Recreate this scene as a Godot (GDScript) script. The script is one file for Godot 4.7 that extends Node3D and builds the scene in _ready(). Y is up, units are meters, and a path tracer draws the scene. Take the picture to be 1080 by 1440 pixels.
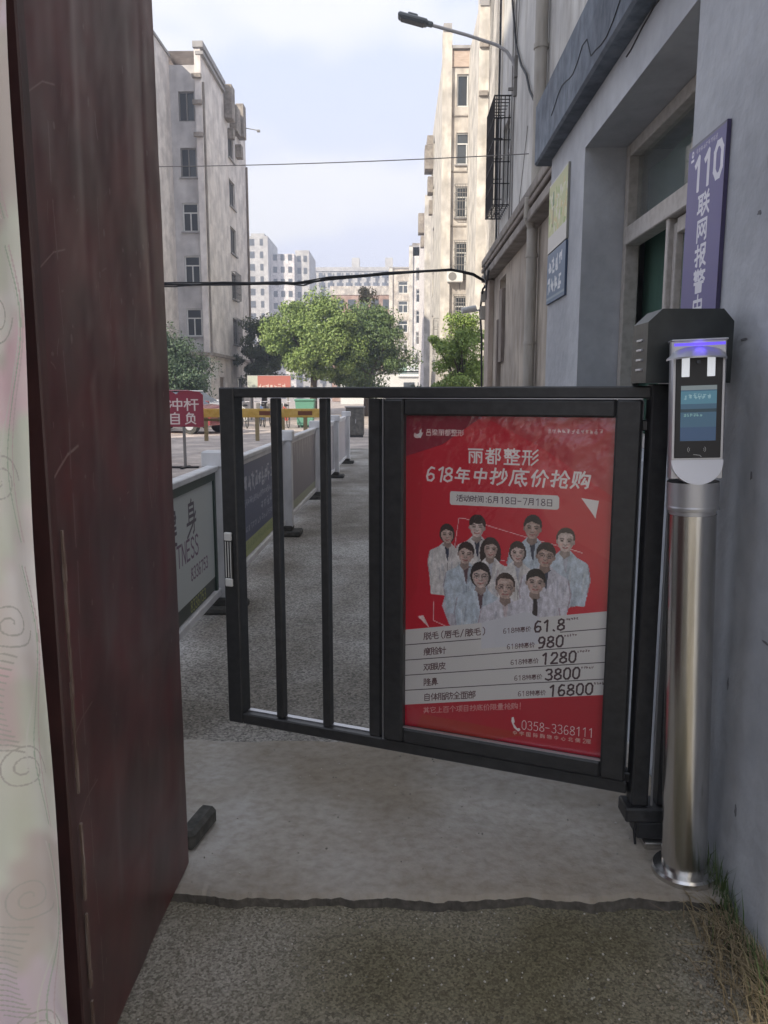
extends Node3D
# Pedestrian gate with a poster panel beside a grey gatehouse, housing estate behind. Metres, y up, street axis -z.

var rng := RandomNumberGenerator.new()
var taken := {}
var M := {}

# ------------------------------------------------------------------ mesh builder
class MB:
	var v := PackedVector3Array()
	var n := PackedVector3Array()
	var uv := PackedVector2Array()
	var col := PackedColorArray()
	var ix := PackedInt32Array()
	func tri(a: Vector3, b: Vector3, c: Vector3, na: Vector3, nb: Vector3, nc: Vector3) -> void:
		var k := v.size()
		v.append(a); v.append(b); v.append(c)
		n.append(na); n.append(nb); n.append(nc)
		uv.append(Vector2.ZERO); uv.append(Vector2.ZERO); uv.append(Vector2.ZERO)
		if (b - a).cross(c - a).dot(na) > 0.0:
			ix.append(k); ix.append(k + 2); ix.append(k + 1)
		else:
			ix.append(k); ix.append(k + 1); ix.append(k + 2)
	func quad(a: Vector3, b: Vector3, c: Vector3, d: Vector3, out := Vector3.ZERO, u0 := Vector2(0, 1), u1 := Vector2(1, 0)) -> void:
		var m := (c - a).cross(d - b)
		if m.length_squared() < 1e-16:
			return
		m = m.normalized()
		if out != Vector3.ZERO and m.dot(out) < 0.0:
			m = -m
		var k := v.size()
		v.append(a); v.append(b); v.append(c); v.append(d)
		for i in 4: n.append(m)
		uv.append(u0); uv.append(Vector2(u1.x, u0.y)); uv.append(u1); uv.append(Vector2(u0.x, u1.y))
		if (b - a).cross(c - a).dot(m) > 0.0:
			ix.append_array(PackedInt32Array([k, k + 2, k + 1, k, k + 3, k + 2]))
		else:
			ix.append_array(PackedInt32Array([k, k + 1, k + 2, k, k + 2, k + 3]))
	func box(c: Vector3, s: Vector3, bev := 0.0, bs := Basis()) -> void:
		var h := s * 0.5
		bev = minf(bev, minf(h.x, minf(h.y, h.z)) * 0.9)
		var P := func(a: int, x: int, y: int, z: int) -> Vector3:
			var p := Vector3(h.x, h.y, h.z) - Vector3(bev, bev, bev)
			p[a] = h[a]
			return c + bs * Vector3(p.x * x, p.y * y, p.z * z)
		for s1 in [-1, 1]:
			quad(P.call(0, s1, -1, -1), P.call(0, s1, 1, -1), P.call(0, s1, 1, 1), P.call(0, s1, -1, 1), bs.x * s1)
			quad(P.call(1, -1, s1, -1), P.call(1, 1, s1, -1), P.call(1, 1, s1, 1), P.call(1, -1, s1, 1), bs.y * s1)
			quad(P.call(2, -1, -1, s1), P.call(2, 1, -1, s1), P.call(2, 1, 1, s1), P.call(2, -1, 1, s1), bs.z * s1)
		if bev > 0.0:
			for a in [-1, 1]:
				for b in [-1, 1]:
					quad(P.call(0, a, b, -1), P.call(0, a, b, 1), P.call(1, a, b, 1), P.call(1, a, b, -1), bs * Vector3(a, b, 0))
					quad(P.call(0, a, -1, b), P.call(0, a, 1, b), P.call(2, a, 1, b), P.call(2, a, -1, b), bs * Vector3(a, 0, b))
					quad(P.call(1, -1, a, b), P.call(1, 1, a, b), P.call(2, 1, a, b), P.call(2, -1, a, b), bs * Vector3(0, a, b))
					for d in [-1, 1]:
						var m := (bs * Vector3(a, b, d)).normalized()
						tri(P.call(0, a, b, d), P.call(1, a, b, d), P.call(2, a, b, d), m, m, m)
	func cyl(p0: Vector3, p1: Vector3, r0: float, r1: float, seg := 12, caps := true) -> void:
		var ax := (p1 - p0).normalized()
		var e := ax.cross(Vector3.RIGHT if absf(ax.x) < 0.8 else Vector3.FORWARD).normalized()
		var g := ax.cross(e)
		for i in seg:
			var d0 := e * cos(TAU * i / seg) + g * sin(TAU * i / seg)
			var d1 := e * cos(TAU * (i + 1) / seg) + g * sin(TAU * (i + 1) / seg)
			tri(p0 + d0 * r0, p0 + d1 * r0, p1 + d1 * r1, d0, d1, d1)
			tri(p0 + d0 * r0, p1 + d1 * r1, p1 + d0 * r1, d0, d1, d0)
			if caps:
				if r0 > 0.0: tri(p0, p0 + d0 * r0, p0 + d1 * r0, -ax, -ax, -ax)
				if r1 > 0.0: tri(p1, p1 + d0 * r1, p1 + d1 * r1, ax, ax, ax)
	func tube(pts: Array, r: float, seg := 6) -> void:
		for i in pts.size() - 1:
			cyl(pts[i], pts[i + 1], r, r, seg, i == 0 or i == pts.size() - 2)
	func lathe(c: Vector3, prof: Array, seg := 32) -> void:
		for j in prof.size() - 1:
			var a: Vector2 = prof[j]
			var b: Vector2 = prof[j + 1]
			var t := (b - a).normalized()
			for i in seg:
				var d0 := Vector3(cos(TAU * i / seg), 0, sin(TAU * i / seg))
				var d1 := Vector3(cos(TAU * (i + 1) / seg), 0, sin(TAU * (i + 1) / seg))
				var n0 := d0 * t.y - Vector3.UP * t.x
				var n1 := d1 * t.y - Vector3.UP * t.x
				var A := c + Vector3.UP * a.y
				var B := c + Vector3.UP * b.y
				if a.x > 0.0: tri(A + d0 * a.x, A + d1 * a.x, B + d1 * b.x, n0, n1, n1)
				if b.x > 0.0: tri(A + d0 * a.x, B + d1 * b.x, B + d0 * b.x, n0, n1, n0)
	# polygon in the xy plane of xf, extruded from z = 0 to depth
	func prism(poly: PackedVector2Array, xf: Transform3D, depth: float, smooth := false) -> void:
		var t := Geometry2D.triangulate_polygon(poly)
		var nz := xf.basis.z.normalized()
		var P := func(q: Vector2, z: float) -> Vector3: return xf * Vector3(q.x, q.y, z)
		for i in range(0, t.size(), 3):
			for s in [0, 1]:
				var m := nz * (1.0 if s else -1.0)
				tri(P.call(poly[t[i]], depth * s), P.call(poly[t[i + 1]], depth * s), P.call(poly[t[i + 2]], depth * s), m, m, m)
		var mid := Vector2.ZERO
		for q in poly: mid += q
		mid /= poly.size()
		var cw := Geometry2D.is_polygon_clockwise(poly)
		var N := poly.size()
		for i in N:
			var a := poly[i]
			var b := poly[(i + 1) % N]
			var d := (b - a).normalized()
			var o := Vector2(d.y, -d.x) * (-1.0 if cw else 1.0)
			var na := o
			var nb := o
			if smooth:
				var p := poly[(i + N - 1) % N]
				var q := poly[(i + 2) % N]
				var da := (a - p).normalized()
				var db := (q - b).normalized()
				var s := -1.0 if cw else 1.0
				if da.dot(d) > 0.7: na = (o + Vector2(da.y, -da.x) * s).normalized()
				if db.dot(d) > 0.7: nb = (o + Vector2(db.y, -db.x) * s).normalized()
			var A: Vector3 = xf.basis * Vector3(na.x, na.y, 0)
			var B: Vector3 = xf.basis * Vector3(nb.x, nb.y, 0)
			tri(P.call(a, 0), P.call(b, 0), P.call(b, depth), A, B, B)
			tri(P.call(a, 0), P.call(b, depth), P.call(a, depth), A, B, A)
	# smooth sheet over u, v in 0..1; P gives the point, facing is the rough outward direction
	func grid(P: Callable, nx: int, ny: int, facing: Vector3) -> void:
		var k := v.size()
		for j in ny + 1:
			for i in nx + 1:
				var a := float(i) / nx
				var b := float(j) / ny
				var h := 0.35 / maxf(nx, ny)
				var p: Vector3 = P.call(a, b)
				var du: Vector3 = P.call(a + h, b) - P.call(a - h, b)
				var dv: Vector3 = P.call(a, b + h) - P.call(a, b - h)
				var m := du.cross(dv).normalized()
				v.append(p)
				n.append(m if m.dot(facing) > 0.0 else -m)
				uv.append(Vector2(a, b))
		var w := nx + 1
		for j in ny:
			for i in nx:
				var q := k + j * w + i
				var c := (v[q + 1] - v[q]).cross(v[q + w] - v[q]).dot(n[q]) > 0.0
				if c: ix.append_array(PackedInt32Array([q, q + w, q + 1, q + 1, q + w, q + w + 1]))
				else: ix.append_array(PackedInt32Array([q, q + 1, q + w, q + 1, q + w + 1, q + w]))
	# wall face seen from outside: origin bottom left, r right, up = y; holes are Rect2 in (r, y), reveals go in by depth
	func wall(o: Vector3, r: Vector3, w: float, h: float, holes: Array, depth: float) -> void:
		var nn := r.cross(Vector3.UP)
		var xs := [0.0, w]
		var ys := [0.0, h]
		for q in holes:
			for x in [q.position.x, q.end.x]: if not xs.has(x): xs.append(x)
			for y in [q.position.y, q.end.y]: if not ys.has(y): ys.append(y)
		xs.sort(); ys.sort()
		for i in xs.size() - 1:
			for j in ys.size() - 1:
				var c := Vector2((xs[i] + xs[i + 1]) * 0.5, (ys[j] + ys[j + 1]) * 0.5)
				var inside := false
				for q in holes: if q.has_point(c): inside = true
				if not inside:
					quad(o + r * xs[i] + Vector3.UP * ys[j], o + r * xs[i + 1] + Vector3.UP * ys[j], o + r * xs[i + 1] + Vector3.UP * ys[j + 1], o + r * xs[i] + Vector3.UP * ys[j + 1], nn)
		for q in holes:
			var a: Vector3 = o + r * q.position.x + Vector3.UP * q.position.y
			var b: Vector3 = o + r * q.end.x + Vector3.UP * q.position.y
			var c: Vector3 = o + r * q.end.x + Vector3.UP * q.end.y
			var d: Vector3 = o + r * q.position.x + Vector3.UP * q.end.y
			var k := -nn * depth
			quad(a, b, b + k, a + k, Vector3.UP); quad(b, c, c + k, b + k, -r)
			quad(c, d, d + k, c + k, Vector3.DOWN); quad(d, a, a + k, d + k, r)
	func mesh() -> ArrayMesh:
		var a := []
		a.resize(Mesh.ARRAY_MAX)
		a[Mesh.ARRAY_VERTEX] = v
		a[Mesh.ARRAY_NORMAL] = n
		a[Mesh.ARRAY_TEX_UV] = uv
		if col.size() == v.size() and col.size() > 0: a[Mesh.ARRAY_COLOR] = col
		a[Mesh.ARRAY_INDEX] = ix
		var m := ArrayMesh.new()
		m.add_surface_from_arrays(Mesh.PRIMITIVE_TRIANGLES, a)
		return m

# ------------------------------------------------------------------ scene helpers
func numbered(called: String) -> String:
	if not taken.has(called):
		taken[called] = 0
		return called
	taken[called] += 1
	return "%s_%03d" % [called, taken[called]]

func thing(called: String, label: String, category: String, at := Vector3.ZERO, group := "", turn := 0.0) -> Node3D:
	var o := Node3D.new()
	o.name = numbered(called)
	add_child(o)
	o.position = at
	o.rotation.y = turn
	tag(o, label, category, group)
	return o

func tag(o: Node3D, label: String, category: String, group := "") -> void:
	o.set_meta("label", label)
	o.set_meta("category", category)
	if group: o.set_meta("group", group)

func part(called: String, mb, m: Material, parent: Node3D = null, at := Vector3.ZERO) -> MeshInstance3D:
	var o := MeshInstance3D.new()
	o.name = called if parent else numbered(called)
	o.mesh = mb.mesh() if mb is MB else mb
	o.material_override = m
	o.position = at
	if parent: parent.add_child(o, true)
	else: add_child(o)
	return o

func struct(called: String, mb: MB, m: Material) -> MeshInstance3D:
	var o := part(called, mb, m)
	o.set_meta("kind", "structure")
	return o

func bxp(called: String, c: Vector3, s: Vector3, m: Material, parent: Node3D, bev := 0.004, bs := Basis()) -> MeshInstance3D:
	var b := MB.new()
	b.box(c, s, bev, bs)
	return part(called, b, m, parent)

func lin(r: float, g: float, b: float) -> Color:
	return Color(r, g, b).linear_to_srgb()

# plain material; colours are linear base colours
func flat(c: Color, rough := 0.6, metal := 0.0) -> StandardMaterial3D:
	var m := StandardMaterial3D.new()
	m.albedo_color = c
	m.roughness = rough
	m.metallic = metal
	return m

# mottled material: noise mixes three colours over world space, a coarse noise multiplies them
func mottle(c0: Color, c1: Color, c2: Color, freq: float, scale: Vector3, rough := 0.85, bump := 0.0, sd := 1, macro := 0.0, size := 512, oct := 5, spread := 0.38, tint := Color(0, 0, 0, 0)) -> StandardMaterial3D:
	var m := StandardMaterial3D.new()
	var g := Gradient.new()
	g.offsets = PackedFloat32Array([0.5 - spread, 0.5, 0.5 + spread])
	g.colors = PackedColorArray([c0, c1, c2])
	m.albedo_texture = noise_tex(freq, sd, size, oct, g, false)
	m.roughness = rough
	m.uv1_triplanar = true
	m.uv1_world_triplanar = true
	m.uv1_scale = scale
	if bump > 0.0:
		m.normal_enabled = true
		m.normal_scale = bump
		m.normal_texture = noise_tex(freq * 1.6, sd + 7, size, oct, null, true)
	if macro > 0.0:
		var h := Gradient.new()
		h.offsets = PackedFloat32Array([0.2, 0.8])
		h.colors = PackedColorArray([tint if tint.a > 0.0 else Color(1 - macro, 1 - macro, 1 - macro * 0.95), Color(1, 1, 1)])
		m.detail_enabled = true
		m.detail_blend_mode = BaseMaterial3D.BLEND_MODE_MUL
		m.detail_albedo = noise_tex(0.012, sd + 3, 256, 4, h, false)
		m.detail_uv_layer = BaseMaterial3D.DETAIL_UV_2
		m.uv2_triplanar = true
		m.uv2_world_triplanar = true
		m.uv2_scale = Vector3(0.23, 0.23, 0.23)
	return m

# stones of random tone with bumps between them
func aggregate(c0: Color, c1: Color, c2: Color, tile: float, tint: Color, sd: int) -> StandardMaterial3D:
	var m := mottle(c0, c1, c2, 0.09, Vector3.ONE * tile, 0.93, 0.9, sd, 0.3, 1024, 2, 0.42, tint)
	var f: FastNoiseLite = (m.albedo_texture as NoiseTexture2D).noise
	f.noise_type = FastNoiseLite.TYPE_CELLULAR
	f.cellular_return_type = FastNoiseLite.RETURN_CELL_VALUE
	var g: FastNoiseLite = (m.normal_texture as NoiseTexture2D).noise
	g.noise_type = FastNoiseLite.TYPE_CELLULAR
	g.cellular_return_type = FastNoiseLite.RETURN_DISTANCE
	g.frequency = 0.09
	return m

func noise_tex(freq: float, sd: int, size: int, oct: int, g: Gradient, nm: bool) -> NoiseTexture2D:
	var f := FastNoiseLite.new()
	f.noise_type = FastNoiseLite.TYPE_SIMPLEX_SMOOTH
	f.frequency = freq
	f.seed = sd
	f.fractal_octaves = oct
	f.fractal_gain = 0.58
	var t := NoiseTexture2D.new()
	t.width = size
	t.height = size
	t.seamless = true
	t.noise = f
	if g: t.color_ramp = g
	if nm:
		t.as_normal_map = true
		t.bump_strength = 4.0
	return t

# ------------------------------------------------------------------ flat print: polygon and stroke drawing into images
func fill(img: Image, p: PackedVector2Array, c: Color) -> void:
	var y0 := 1e9
	var y1 := -1e9
	for q in p:
		y0 = minf(y0, q.y)
		y1 = maxf(y1, q.y)
	for y in range(maxi(0, int(floor(y0))), mini(img.get_height() - 1, int(ceil(y1))) + 1):
		var xs := []
		var yy := y + 0.5
		for i in p.size():
			var a := p[i]
			var b := p[(i + 1) % p.size()]
			if (a.y <= yy) != (b.y <= yy):
				xs.append(a.x + (yy - a.y) / (b.y - a.y) * (b.x - a.x))
		xs.sort()
		for i in range(0, xs.size() - 1, 2):
			var x0 := int(round(xs[i]))
			var w := int(round(xs[i + 1])) - x0
			if w > 0: img.fill_rect(Rect2i(x0, y, w, 1), c)

func pol(a: Array, k: float, off := Vector2.ZERO) -> PackedVector2Array:
	var p := PackedVector2Array()
	for i in range(0, a.size(), 2): p.append((Vector2(a[i], a[i + 1]) + off) * k)
	return p

func oval(img: Image, c: Vector2, rx: float, ry: float, col: Color, tilt := 0.0) -> void:
	var p := PackedVector2Array()
	for i in 20: p.append(c + Vector2(cos(TAU * i / 20) * rx, sin(TAU * i / 20) * ry).rotated(tilt))
	fill(img, p, col)

func stroke(img: Image, pts: PackedVector2Array, th: float, col: Color) -> void:
	for i in pts.size() - 1:
		var a := pts[i]
		var b := pts[i + 1]
		var d := (b - a).normalized()
		var e := Vector2(-d.y, d.x) * th * 0.5
		var x := d * th * 0.35
		fill(img, PackedVector2Array([a + e - x, b + e + x, b - e + x, a - e - x]), col)
		if th > 3.0: oval(img, b, th * 0.45, th * 0.45, col)

# characters as pen strokes on a 100 x 100 field, y down
const HAND := [[4, 26, 40, 26], [24, 4, 24, 92, 14, 88], [4, 64, 42, 52]]
const MOON := [[8, 8, 36, 8, 36, 92, 28, 90], [8, 8, 8, 60, 2, 96], [8, 34, 36, 34], [8, 58, 36, 58]]
const MAN := [[30, 4, 6, 48], [20, 32, 20, 98]]
const HILL := [[10, 6, 10, 98], [10, 8, 34, 8, 24, 40, 36, 58, 30, 74, 16, 70]]
const TOWN := [[66, 6, 66, 98], [66, 8, 92, 8, 80, 40, 92, 58, 86, 74, 72, 70]]
const STOP := [[50, 10, 86, 10, 86, 50, 50, 50], [50, 30, 86, 30], [50, 10, 50, 94, 70, 82], [66, 50, 76, 78, 98, 96], [94, 58, 78, 70]]
const COW := [[14, 12, 6, 40], [10, 28, 42, 28], [26, 4, 26, 98], [2, 66, 42, 54]]
const RAP := [[64, 3, 56, 22], [60, 14, 98, 14], [88, 14, 76, 36, 54, 50], [64, 22, 76, 36, 98, 50]]
var G := {
	"中": [[15, 28, 85, 28, 85, 62, 15, 62, 15, 28], [50, 4, 50, 98]],
	"心": [[15, 45, 8, 75], [30, 38, 32, 80, 45, 90, 70, 90, 78, 72], [48, 18, 58, 40], [78, 38, 92, 62]],
	"联": [[4, 12, 50, 12], [14, 12, 14, 76], [40, 12, 40, 96], [14, 32, 40, 32], [14, 52, 40, 52], [2, 80, 48, 70], [60, 6, 68, 20], [90, 4, 82, 20], [56, 28, 96, 28], [52, 54, 98, 54], [76, 28, 76, 54, 68, 76, 50, 96], [76, 58, 86, 80, 99, 96]],
	"网": [[12, 98, 12, 10, 88, 10, 88, 90, 78, 96], [24, 28, 46, 70], [46, 28, 24, 74], [54, 28, 76, 70], [76, 28, 54, 74]],
	"报": HAND + [[52, 8, 52, 98], [52, 8, 90, 8, 88, 34, 74, 32], [52, 44, 90, 44], [88, 44, 76, 74, 56, 96], [60, 56, 74, 80, 97, 96]],
	"警": [[4, 12, 50, 12], [17, 3, 17, 20], [38, 3, 38, 20], [14, 22, 8, 36], [12, 26, 46, 26, 44, 46], [18, 34, 32, 34, 32, 44, 18, 44, 18, 34], [50, 50, 50, 57], [10, 60, 90, 60], [24, 68, 76, 68], [24, 76, 76, 76], [26, 84, 74, 84, 74, 98, 26, 98, 26, 84]] + RAP,
	"丽": [[5, 12, 95, 12], [12, 96, 12, 30, 44, 30, 44, 90, 38, 94], [24, 46, 32, 60], [56, 96, 56, 30, 88, 30, 88, 90, 82, 94], [68, 46, 76, 60]],
	"都": [[8, 20, 50, 20], [28, 4, 28, 38], [2, 38, 58, 38], [52, 10, 36, 40, 4, 66], [18, 54, 48, 54, 48, 94, 18, 94, 18, 54], [18, 74, 48, 74]] + TOWN,
	"整": [[4, 12, 50, 12], [27, 3, 27, 48], [10, 20, 44, 20, 44, 32, 10, 32, 10, 20], [26, 34, 6, 48], [28, 34, 48, 46], [10, 56, 90, 56], [50, 56, 50, 96], [50, 74, 82, 74], [26, 70, 26, 96], [4, 96, 96, 96]] + RAP,
	"形": [[6, 14, 56, 14], [2, 48, 60, 48], [20, 14, 20, 60, 6, 96], [44, 14, 44, 96], [94, 6, 66, 32], [95, 36, 66, 62], [96, 64, 58, 98]],
	"年": [[26, 4, 10, 36], [22, 20, 90, 20], [28, 44, 84, 44], [28, 44, 28, 70], [4, 70, 96, 70], [58, 20, 58, 98]],
	"抄": HAND + [[72, 4, 72, 60], [58, 22, 50, 48], [86, 18, 96, 42], [94, 52, 76, 80, 50, 96]],
	"底": [[50, 2, 54, 12], [14, 16, 96, 16], [14, 16, 14, 60, 4, 96], [72, 28, 34, 36], [34, 36, 34, 82, 54, 74], [34, 54, 88, 54], [60, 34, 70, 70, 90, 90, 94, 76], [58, 84, 66, 96]],
	"价": MAN + [[64, 4, 52, 28, 34, 46], [66, 6, 80, 28, 98, 44], [54, 50, 52, 76, 40, 96], [80, 50, 80, 98]],
	"抢": HAND + [[70, 4, 60, 26, 46, 44], [72, 6, 84, 26, 99, 42], [58, 48, 86, 48, 84, 68, 76, 66], [58, 48, 58, 88, 66, 94, 92, 94, 94, 80]],
	"购": [[10, 10, 42, 10, 42, 66], [10, 10, 10, 66], [26, 20, 26, 50, 18, 78, 4, 96], [30, 74, 44, 92], [62, 4, 50, 38], [58, 24, 94, 24, 92, 86, 82, 92], [70, 40, 58, 72, 82, 66], [78, 54, 86, 74]],
	"活": [[12, 8, 24, 18], [4, 34, 16, 44], [6, 94, 24, 58], [88, 6, 42, 16], [34, 36, 98, 36], [66, 14, 66, 56], [44, 56, 88, 56, 88, 94, 44, 94, 44, 56]],
	"动": [[8, 18, 44, 18], [2, 42, 48, 42], [26, 42, 10, 82, 42, 74], [36, 58, 46, 86], [52, 30, 94, 30, 90, 90, 80, 94], [72, 6, 70, 50, 50, 96]],
	"时": [[8, 16, 40, 16, 40, 84, 8, 84, 8, 16], [8, 50, 40, 50], [48, 32, 98, 32], [82, 6, 82, 92, 70, 90], [56, 48, 66, 66]],
	"间": [[14, 6, 22, 16], [12, 24, 12, 98], [34, 12, 88, 12, 88, 92, 78, 94], [34, 34, 66, 34, 66, 80, 34, 80, 34, 34], [34, 56, 66, 56]],
	"月": [[24, 8, 78, 8, 78, 92, 66, 92], [24, 8, 24, 60, 10, 96], [24, 34, 78, 34], [24, 58, 78, 58]],
	"日": [[20, 10, 80, 10, 80, 94, 20, 94, 20, 10], [20, 52, 80, 52]],
	"脱": MOON + [[52, 4, 60, 18], [88, 3, 80, 18], [52, 24, 90, 24, 90, 48, 52, 48, 52, 24], [62, 48, 58, 76, 42, 96], [78, 48, 78, 88, 86, 94, 98, 92, 98, 78]],
	"毛": [[80, 6, 20, 18], [12, 38, 86, 32], [6, 60, 94, 52], [46, 14, 48, 88, 58, 94, 92, 92, 94, 76]],
	"唇": [[10, 10, 94, 10], [16, 10, 14, 50, 4, 90], [30, 24, 84, 24], [24, 38, 94, 38], [38, 38, 38, 60, 54, 54], [60, 38, 90, 60], [34, 68, 82, 68, 82, 96, 34, 96, 34, 68]],
	"腋": MOON + [[70, 2, 74, 12], [44, 18, 98, 18], [56, 22, 44, 56], [51, 42, 51, 98], [74, 24, 62, 50], [70, 36, 94, 36, 86, 66, 60, 96], [72, 50, 80, 74, 98, 94]],
	"瘦": [[52, 2, 56, 10], [18, 14, 96, 14], [20, 14, 18, 60, 6, 96], [6, 28, 12, 38], [4, 56, 18, 48], [42, 24, 34, 30, 34, 54, 82, 54, 82, 26, 62, 26], [58, 20, 58, 62], [34, 40, 82, 40], [32, 66, 80, 66, 64, 86, 34, 98], [40, 74, 62, 88, 92, 98]],
	"脸": MOON + [[70, 4, 58, 26, 44, 40], [72, 6, 84, 24, 99, 38], [60, 44, 84, 44], [52, 58, 58, 74], [68, 54, 72, 70], [90, 54, 80, 84], [46, 92, 98, 92]],
	"针": [[24, 4, 4, 36], [16, 24, 46, 24], [8, 46, 46, 46], [26, 24, 26, 88, 44, 76], [4, 62, 46, 62], [52, 40, 98, 40], [75, 6, 75, 98]],
	"双": [[4, 18, 44, 18], [42, 18, 30, 60, 4, 94], [10, 36, 46, 88], [52, 18, 92, 18], [90, 18, 78, 62, 50, 96], [58, 32, 72, 66, 98, 94]],
	"眼": [[6, 12, 36, 12, 36, 88, 6, 88, 6, 12], [6, 37, 36, 37], [6, 62, 36, 62]] + STOP,
	"皮": [[16, 20, 90, 20, 84, 34], [16, 20, 16, 60, 4, 96], [52, 4, 52, 46], [26, 46, 82, 46, 62, 78, 28, 98], [32, 54, 58, 82, 96, 97]],
	"隆": HILL + [[66, 2, 44, 32], [58, 16, 88, 16, 72, 36, 42, 48], [58, 22, 76, 40, 98, 48], [54, 56, 88, 56], [50, 74, 92, 74], [44, 96, 98, 96], [70, 48, 70, 96]],
	"鼻": [[50, 2, 44, 8], [28, 8, 72, 8, 72, 34, 28, 34, 28, 8], [28, 17, 72, 17], [28, 26, 72, 26], [22, 40, 78, 40, 78, 64, 22, 64, 22, 40], [50, 40, 50, 64], [22, 52, 78, 52], [4, 80, 96, 80], [34, 70, 32, 84, 18, 98], [66, 70, 66, 98]],
	"自": [[52, 2, 44, 14], [20, 16, 80, 16, 80, 96, 20, 96, 20, 16], [20, 42, 80, 42], [20, 68, 80, 68]],
	"体": MAN + [[36, 26, 98, 26], [66, 4, 66, 98], [64, 28, 52, 58, 34, 78], [68, 28, 80, 56, 99, 76], [50, 76, 84, 76]],
	"脂": MOON + [[88, 8, 56, 22], [54, 4, 54, 36, 64, 42, 92, 42, 94, 30], [54, 54, 90, 54, 90, 96, 54, 96, 54, 54], [54, 75, 90, 75]],
	"肪": MOON + [[68, 2, 74, 14], [46, 20, 98, 20], [66, 20, 64, 60, 46, 96], [66, 46, 90, 46, 86, 90, 74, 92]],
	"全": [[50, 2, 32, 24, 4, 42], [52, 4, 70, 24, 96, 42], [24, 48, 76, 48], [26, 70, 74, 70], [8, 94, 92, 94], [50, 48, 50, 94]],
	"面": [[4, 10, 96, 10], [48, 10, 42, 28], [12, 28, 88, 28, 88, 96, 12, 96, 12, 28], [36, 28, 36, 96], [64, 28, 64, 96], [36, 50, 64, 50], [36, 72, 64, 72]],
	"部": [[30, 2, 34, 12], [6, 18, 58, 18], [18, 24, 24, 38], [48, 22, 42, 38], [2, 44, 60, 44], [12, 56, 50, 56, 50, 94, 12, 94, 12, 56]] + TOWN,
	"特": COW + [[52, 18, 94, 18], [72, 4, 72, 36], [46, 36, 98, 36], [46, 56, 98, 56], [84, 44, 84, 92, 74, 92], [56, 66, 64, 78]],
	"惠": [[10, 12, 90, 12], [50, 2, 50, 54], [24, 22, 76, 22, 76, 48, 24, 48, 24, 22], [24, 35, 76, 35], [8, 58, 90, 54], [18, 70, 10, 88], [34, 68, 36, 90, 46, 96, 66, 96, 70, 82], [50, 66, 56, 78], [78, 68, 92, 86]],
	"其": [[8, 20, 92, 20], [30, 4, 30, 68], [70, 4, 70, 68], [30, 36, 70, 36], [30, 52, 70, 52], [4, 68, 96, 68], [36, 74, 14, 96], [64, 74, 86, 96]],
	"它": [[50, 2, 52, 12], [10, 30, 10, 18, 90, 18, 86, 32], [28, 38, 28, 84, 38, 94, 84, 92, 88, 74], [78, 44, 28, 62]],
	"上": [[48, 6, 48, 92], [48, 44, 82, 44], [4, 92, 96, 92]],
	"百": [[4, 12, 96, 12], [50, 12, 42, 30], [18, 32, 82, 32, 82, 96, 18, 96, 18, 32], [18, 62, 82, 62]],
	"个": [[50, 4, 30, 30, 4, 50], [52, 6, 70, 30, 96, 48], [50, 36, 50, 98]],
	"项": [[4, 20, 42, 20], [22, 20, 22, 74], [2, 80, 42, 68], [46, 10, 98, 10], [70, 10, 64, 24], [52, 26, 92, 26, 92, 70], [52, 26, 52, 70], [72, 38, 72, 60, 62, 82, 42, 98], [76, 78, 94, 96]],
	"目": [[20, 8, 80, 8, 80, 94, 20, 94, 20, 8], [20, 36, 80, 36], [20, 64, 80, 64]],
	"限": HILL + STOP,
	"量": [[26, 4, 74, 4, 74, 26, 26, 26, 26, 4], [26, 15, 74, 15], [4, 34, 96, 34], [22, 42, 78, 42, 78, 66, 22, 66, 22, 42], [22, 54, 78, 54], [50, 42, 50, 94], [18, 80, 82, 80], [6, 96, 94, 96]],
	"吕": [[26, 8, 74, 8, 74, 40, 26, 40, 26, 8], [14, 54, 86, 54, 86, 96, 14, 96, 14, 54]],
	"梁": [[10, 6, 20, 14], [4, 24, 14, 32], [6, 48, 22, 36], [34, 12, 74, 12, 70, 46, 60, 44], [52, 12, 44, 32, 28, 48], [36, 22, 30, 34], [82, 20, 92, 36], [6, 62, 94, 62], [50, 50, 50, 98], [48, 62, 30, 82, 6, 94], [52, 62, 70, 82, 94, 94]],
	"宇": [[50, 2, 52, 12], [8, 30, 8, 18, 92, 18, 88, 30], [24, 36, 76, 36], [6, 58, 94, 58], [52, 36, 52, 92, 40, 94]],
	"国": [[10, 8, 90, 8, 90, 94, 10, 94, 10, 8], [26, 28, 74, 28], [30, 50, 70, 50], [24, 76, 76, 76], [50, 28, 50, 76], [62, 60, 70, 68]],
	"际": HILL + [[54, 16, 90, 16], [46, 40, 98, 40], [72, 40, 72, 94, 62, 92], [56, 54, 46, 80], [86, 54, 97, 78]],
	"物": COW + [[58, 4, 46, 40], [54, 22, 94, 22, 90, 90, 78, 92], [68, 26, 62, 50, 46, 68], [82, 26, 74, 62, 52, 90]],
	"北": [[38, 6, 38, 94], [8, 34, 38, 34], [4, 82, 38, 70], [62, 6, 62, 84, 72, 92, 94, 90, 96, 72], [92, 28, 62, 44]],
	"侧": MAN + [[40, 14, 66, 14, 66, 70], [40, 14, 40, 70], [53, 24, 53, 56, 42, 92], [56, 72, 66, 90], [78, 20, 78, 74], [94, 6, 94, 92, 84, 92]],
	"层": [[14, 10, 88, 10, 88, 30, 14, 30], [14, 10, 14, 60, 4, 96], [34, 46, 82, 46], [24, 62, 96, 62], [54, 62, 36, 92, 82, 88], [70, 74, 88, 96]],
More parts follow.
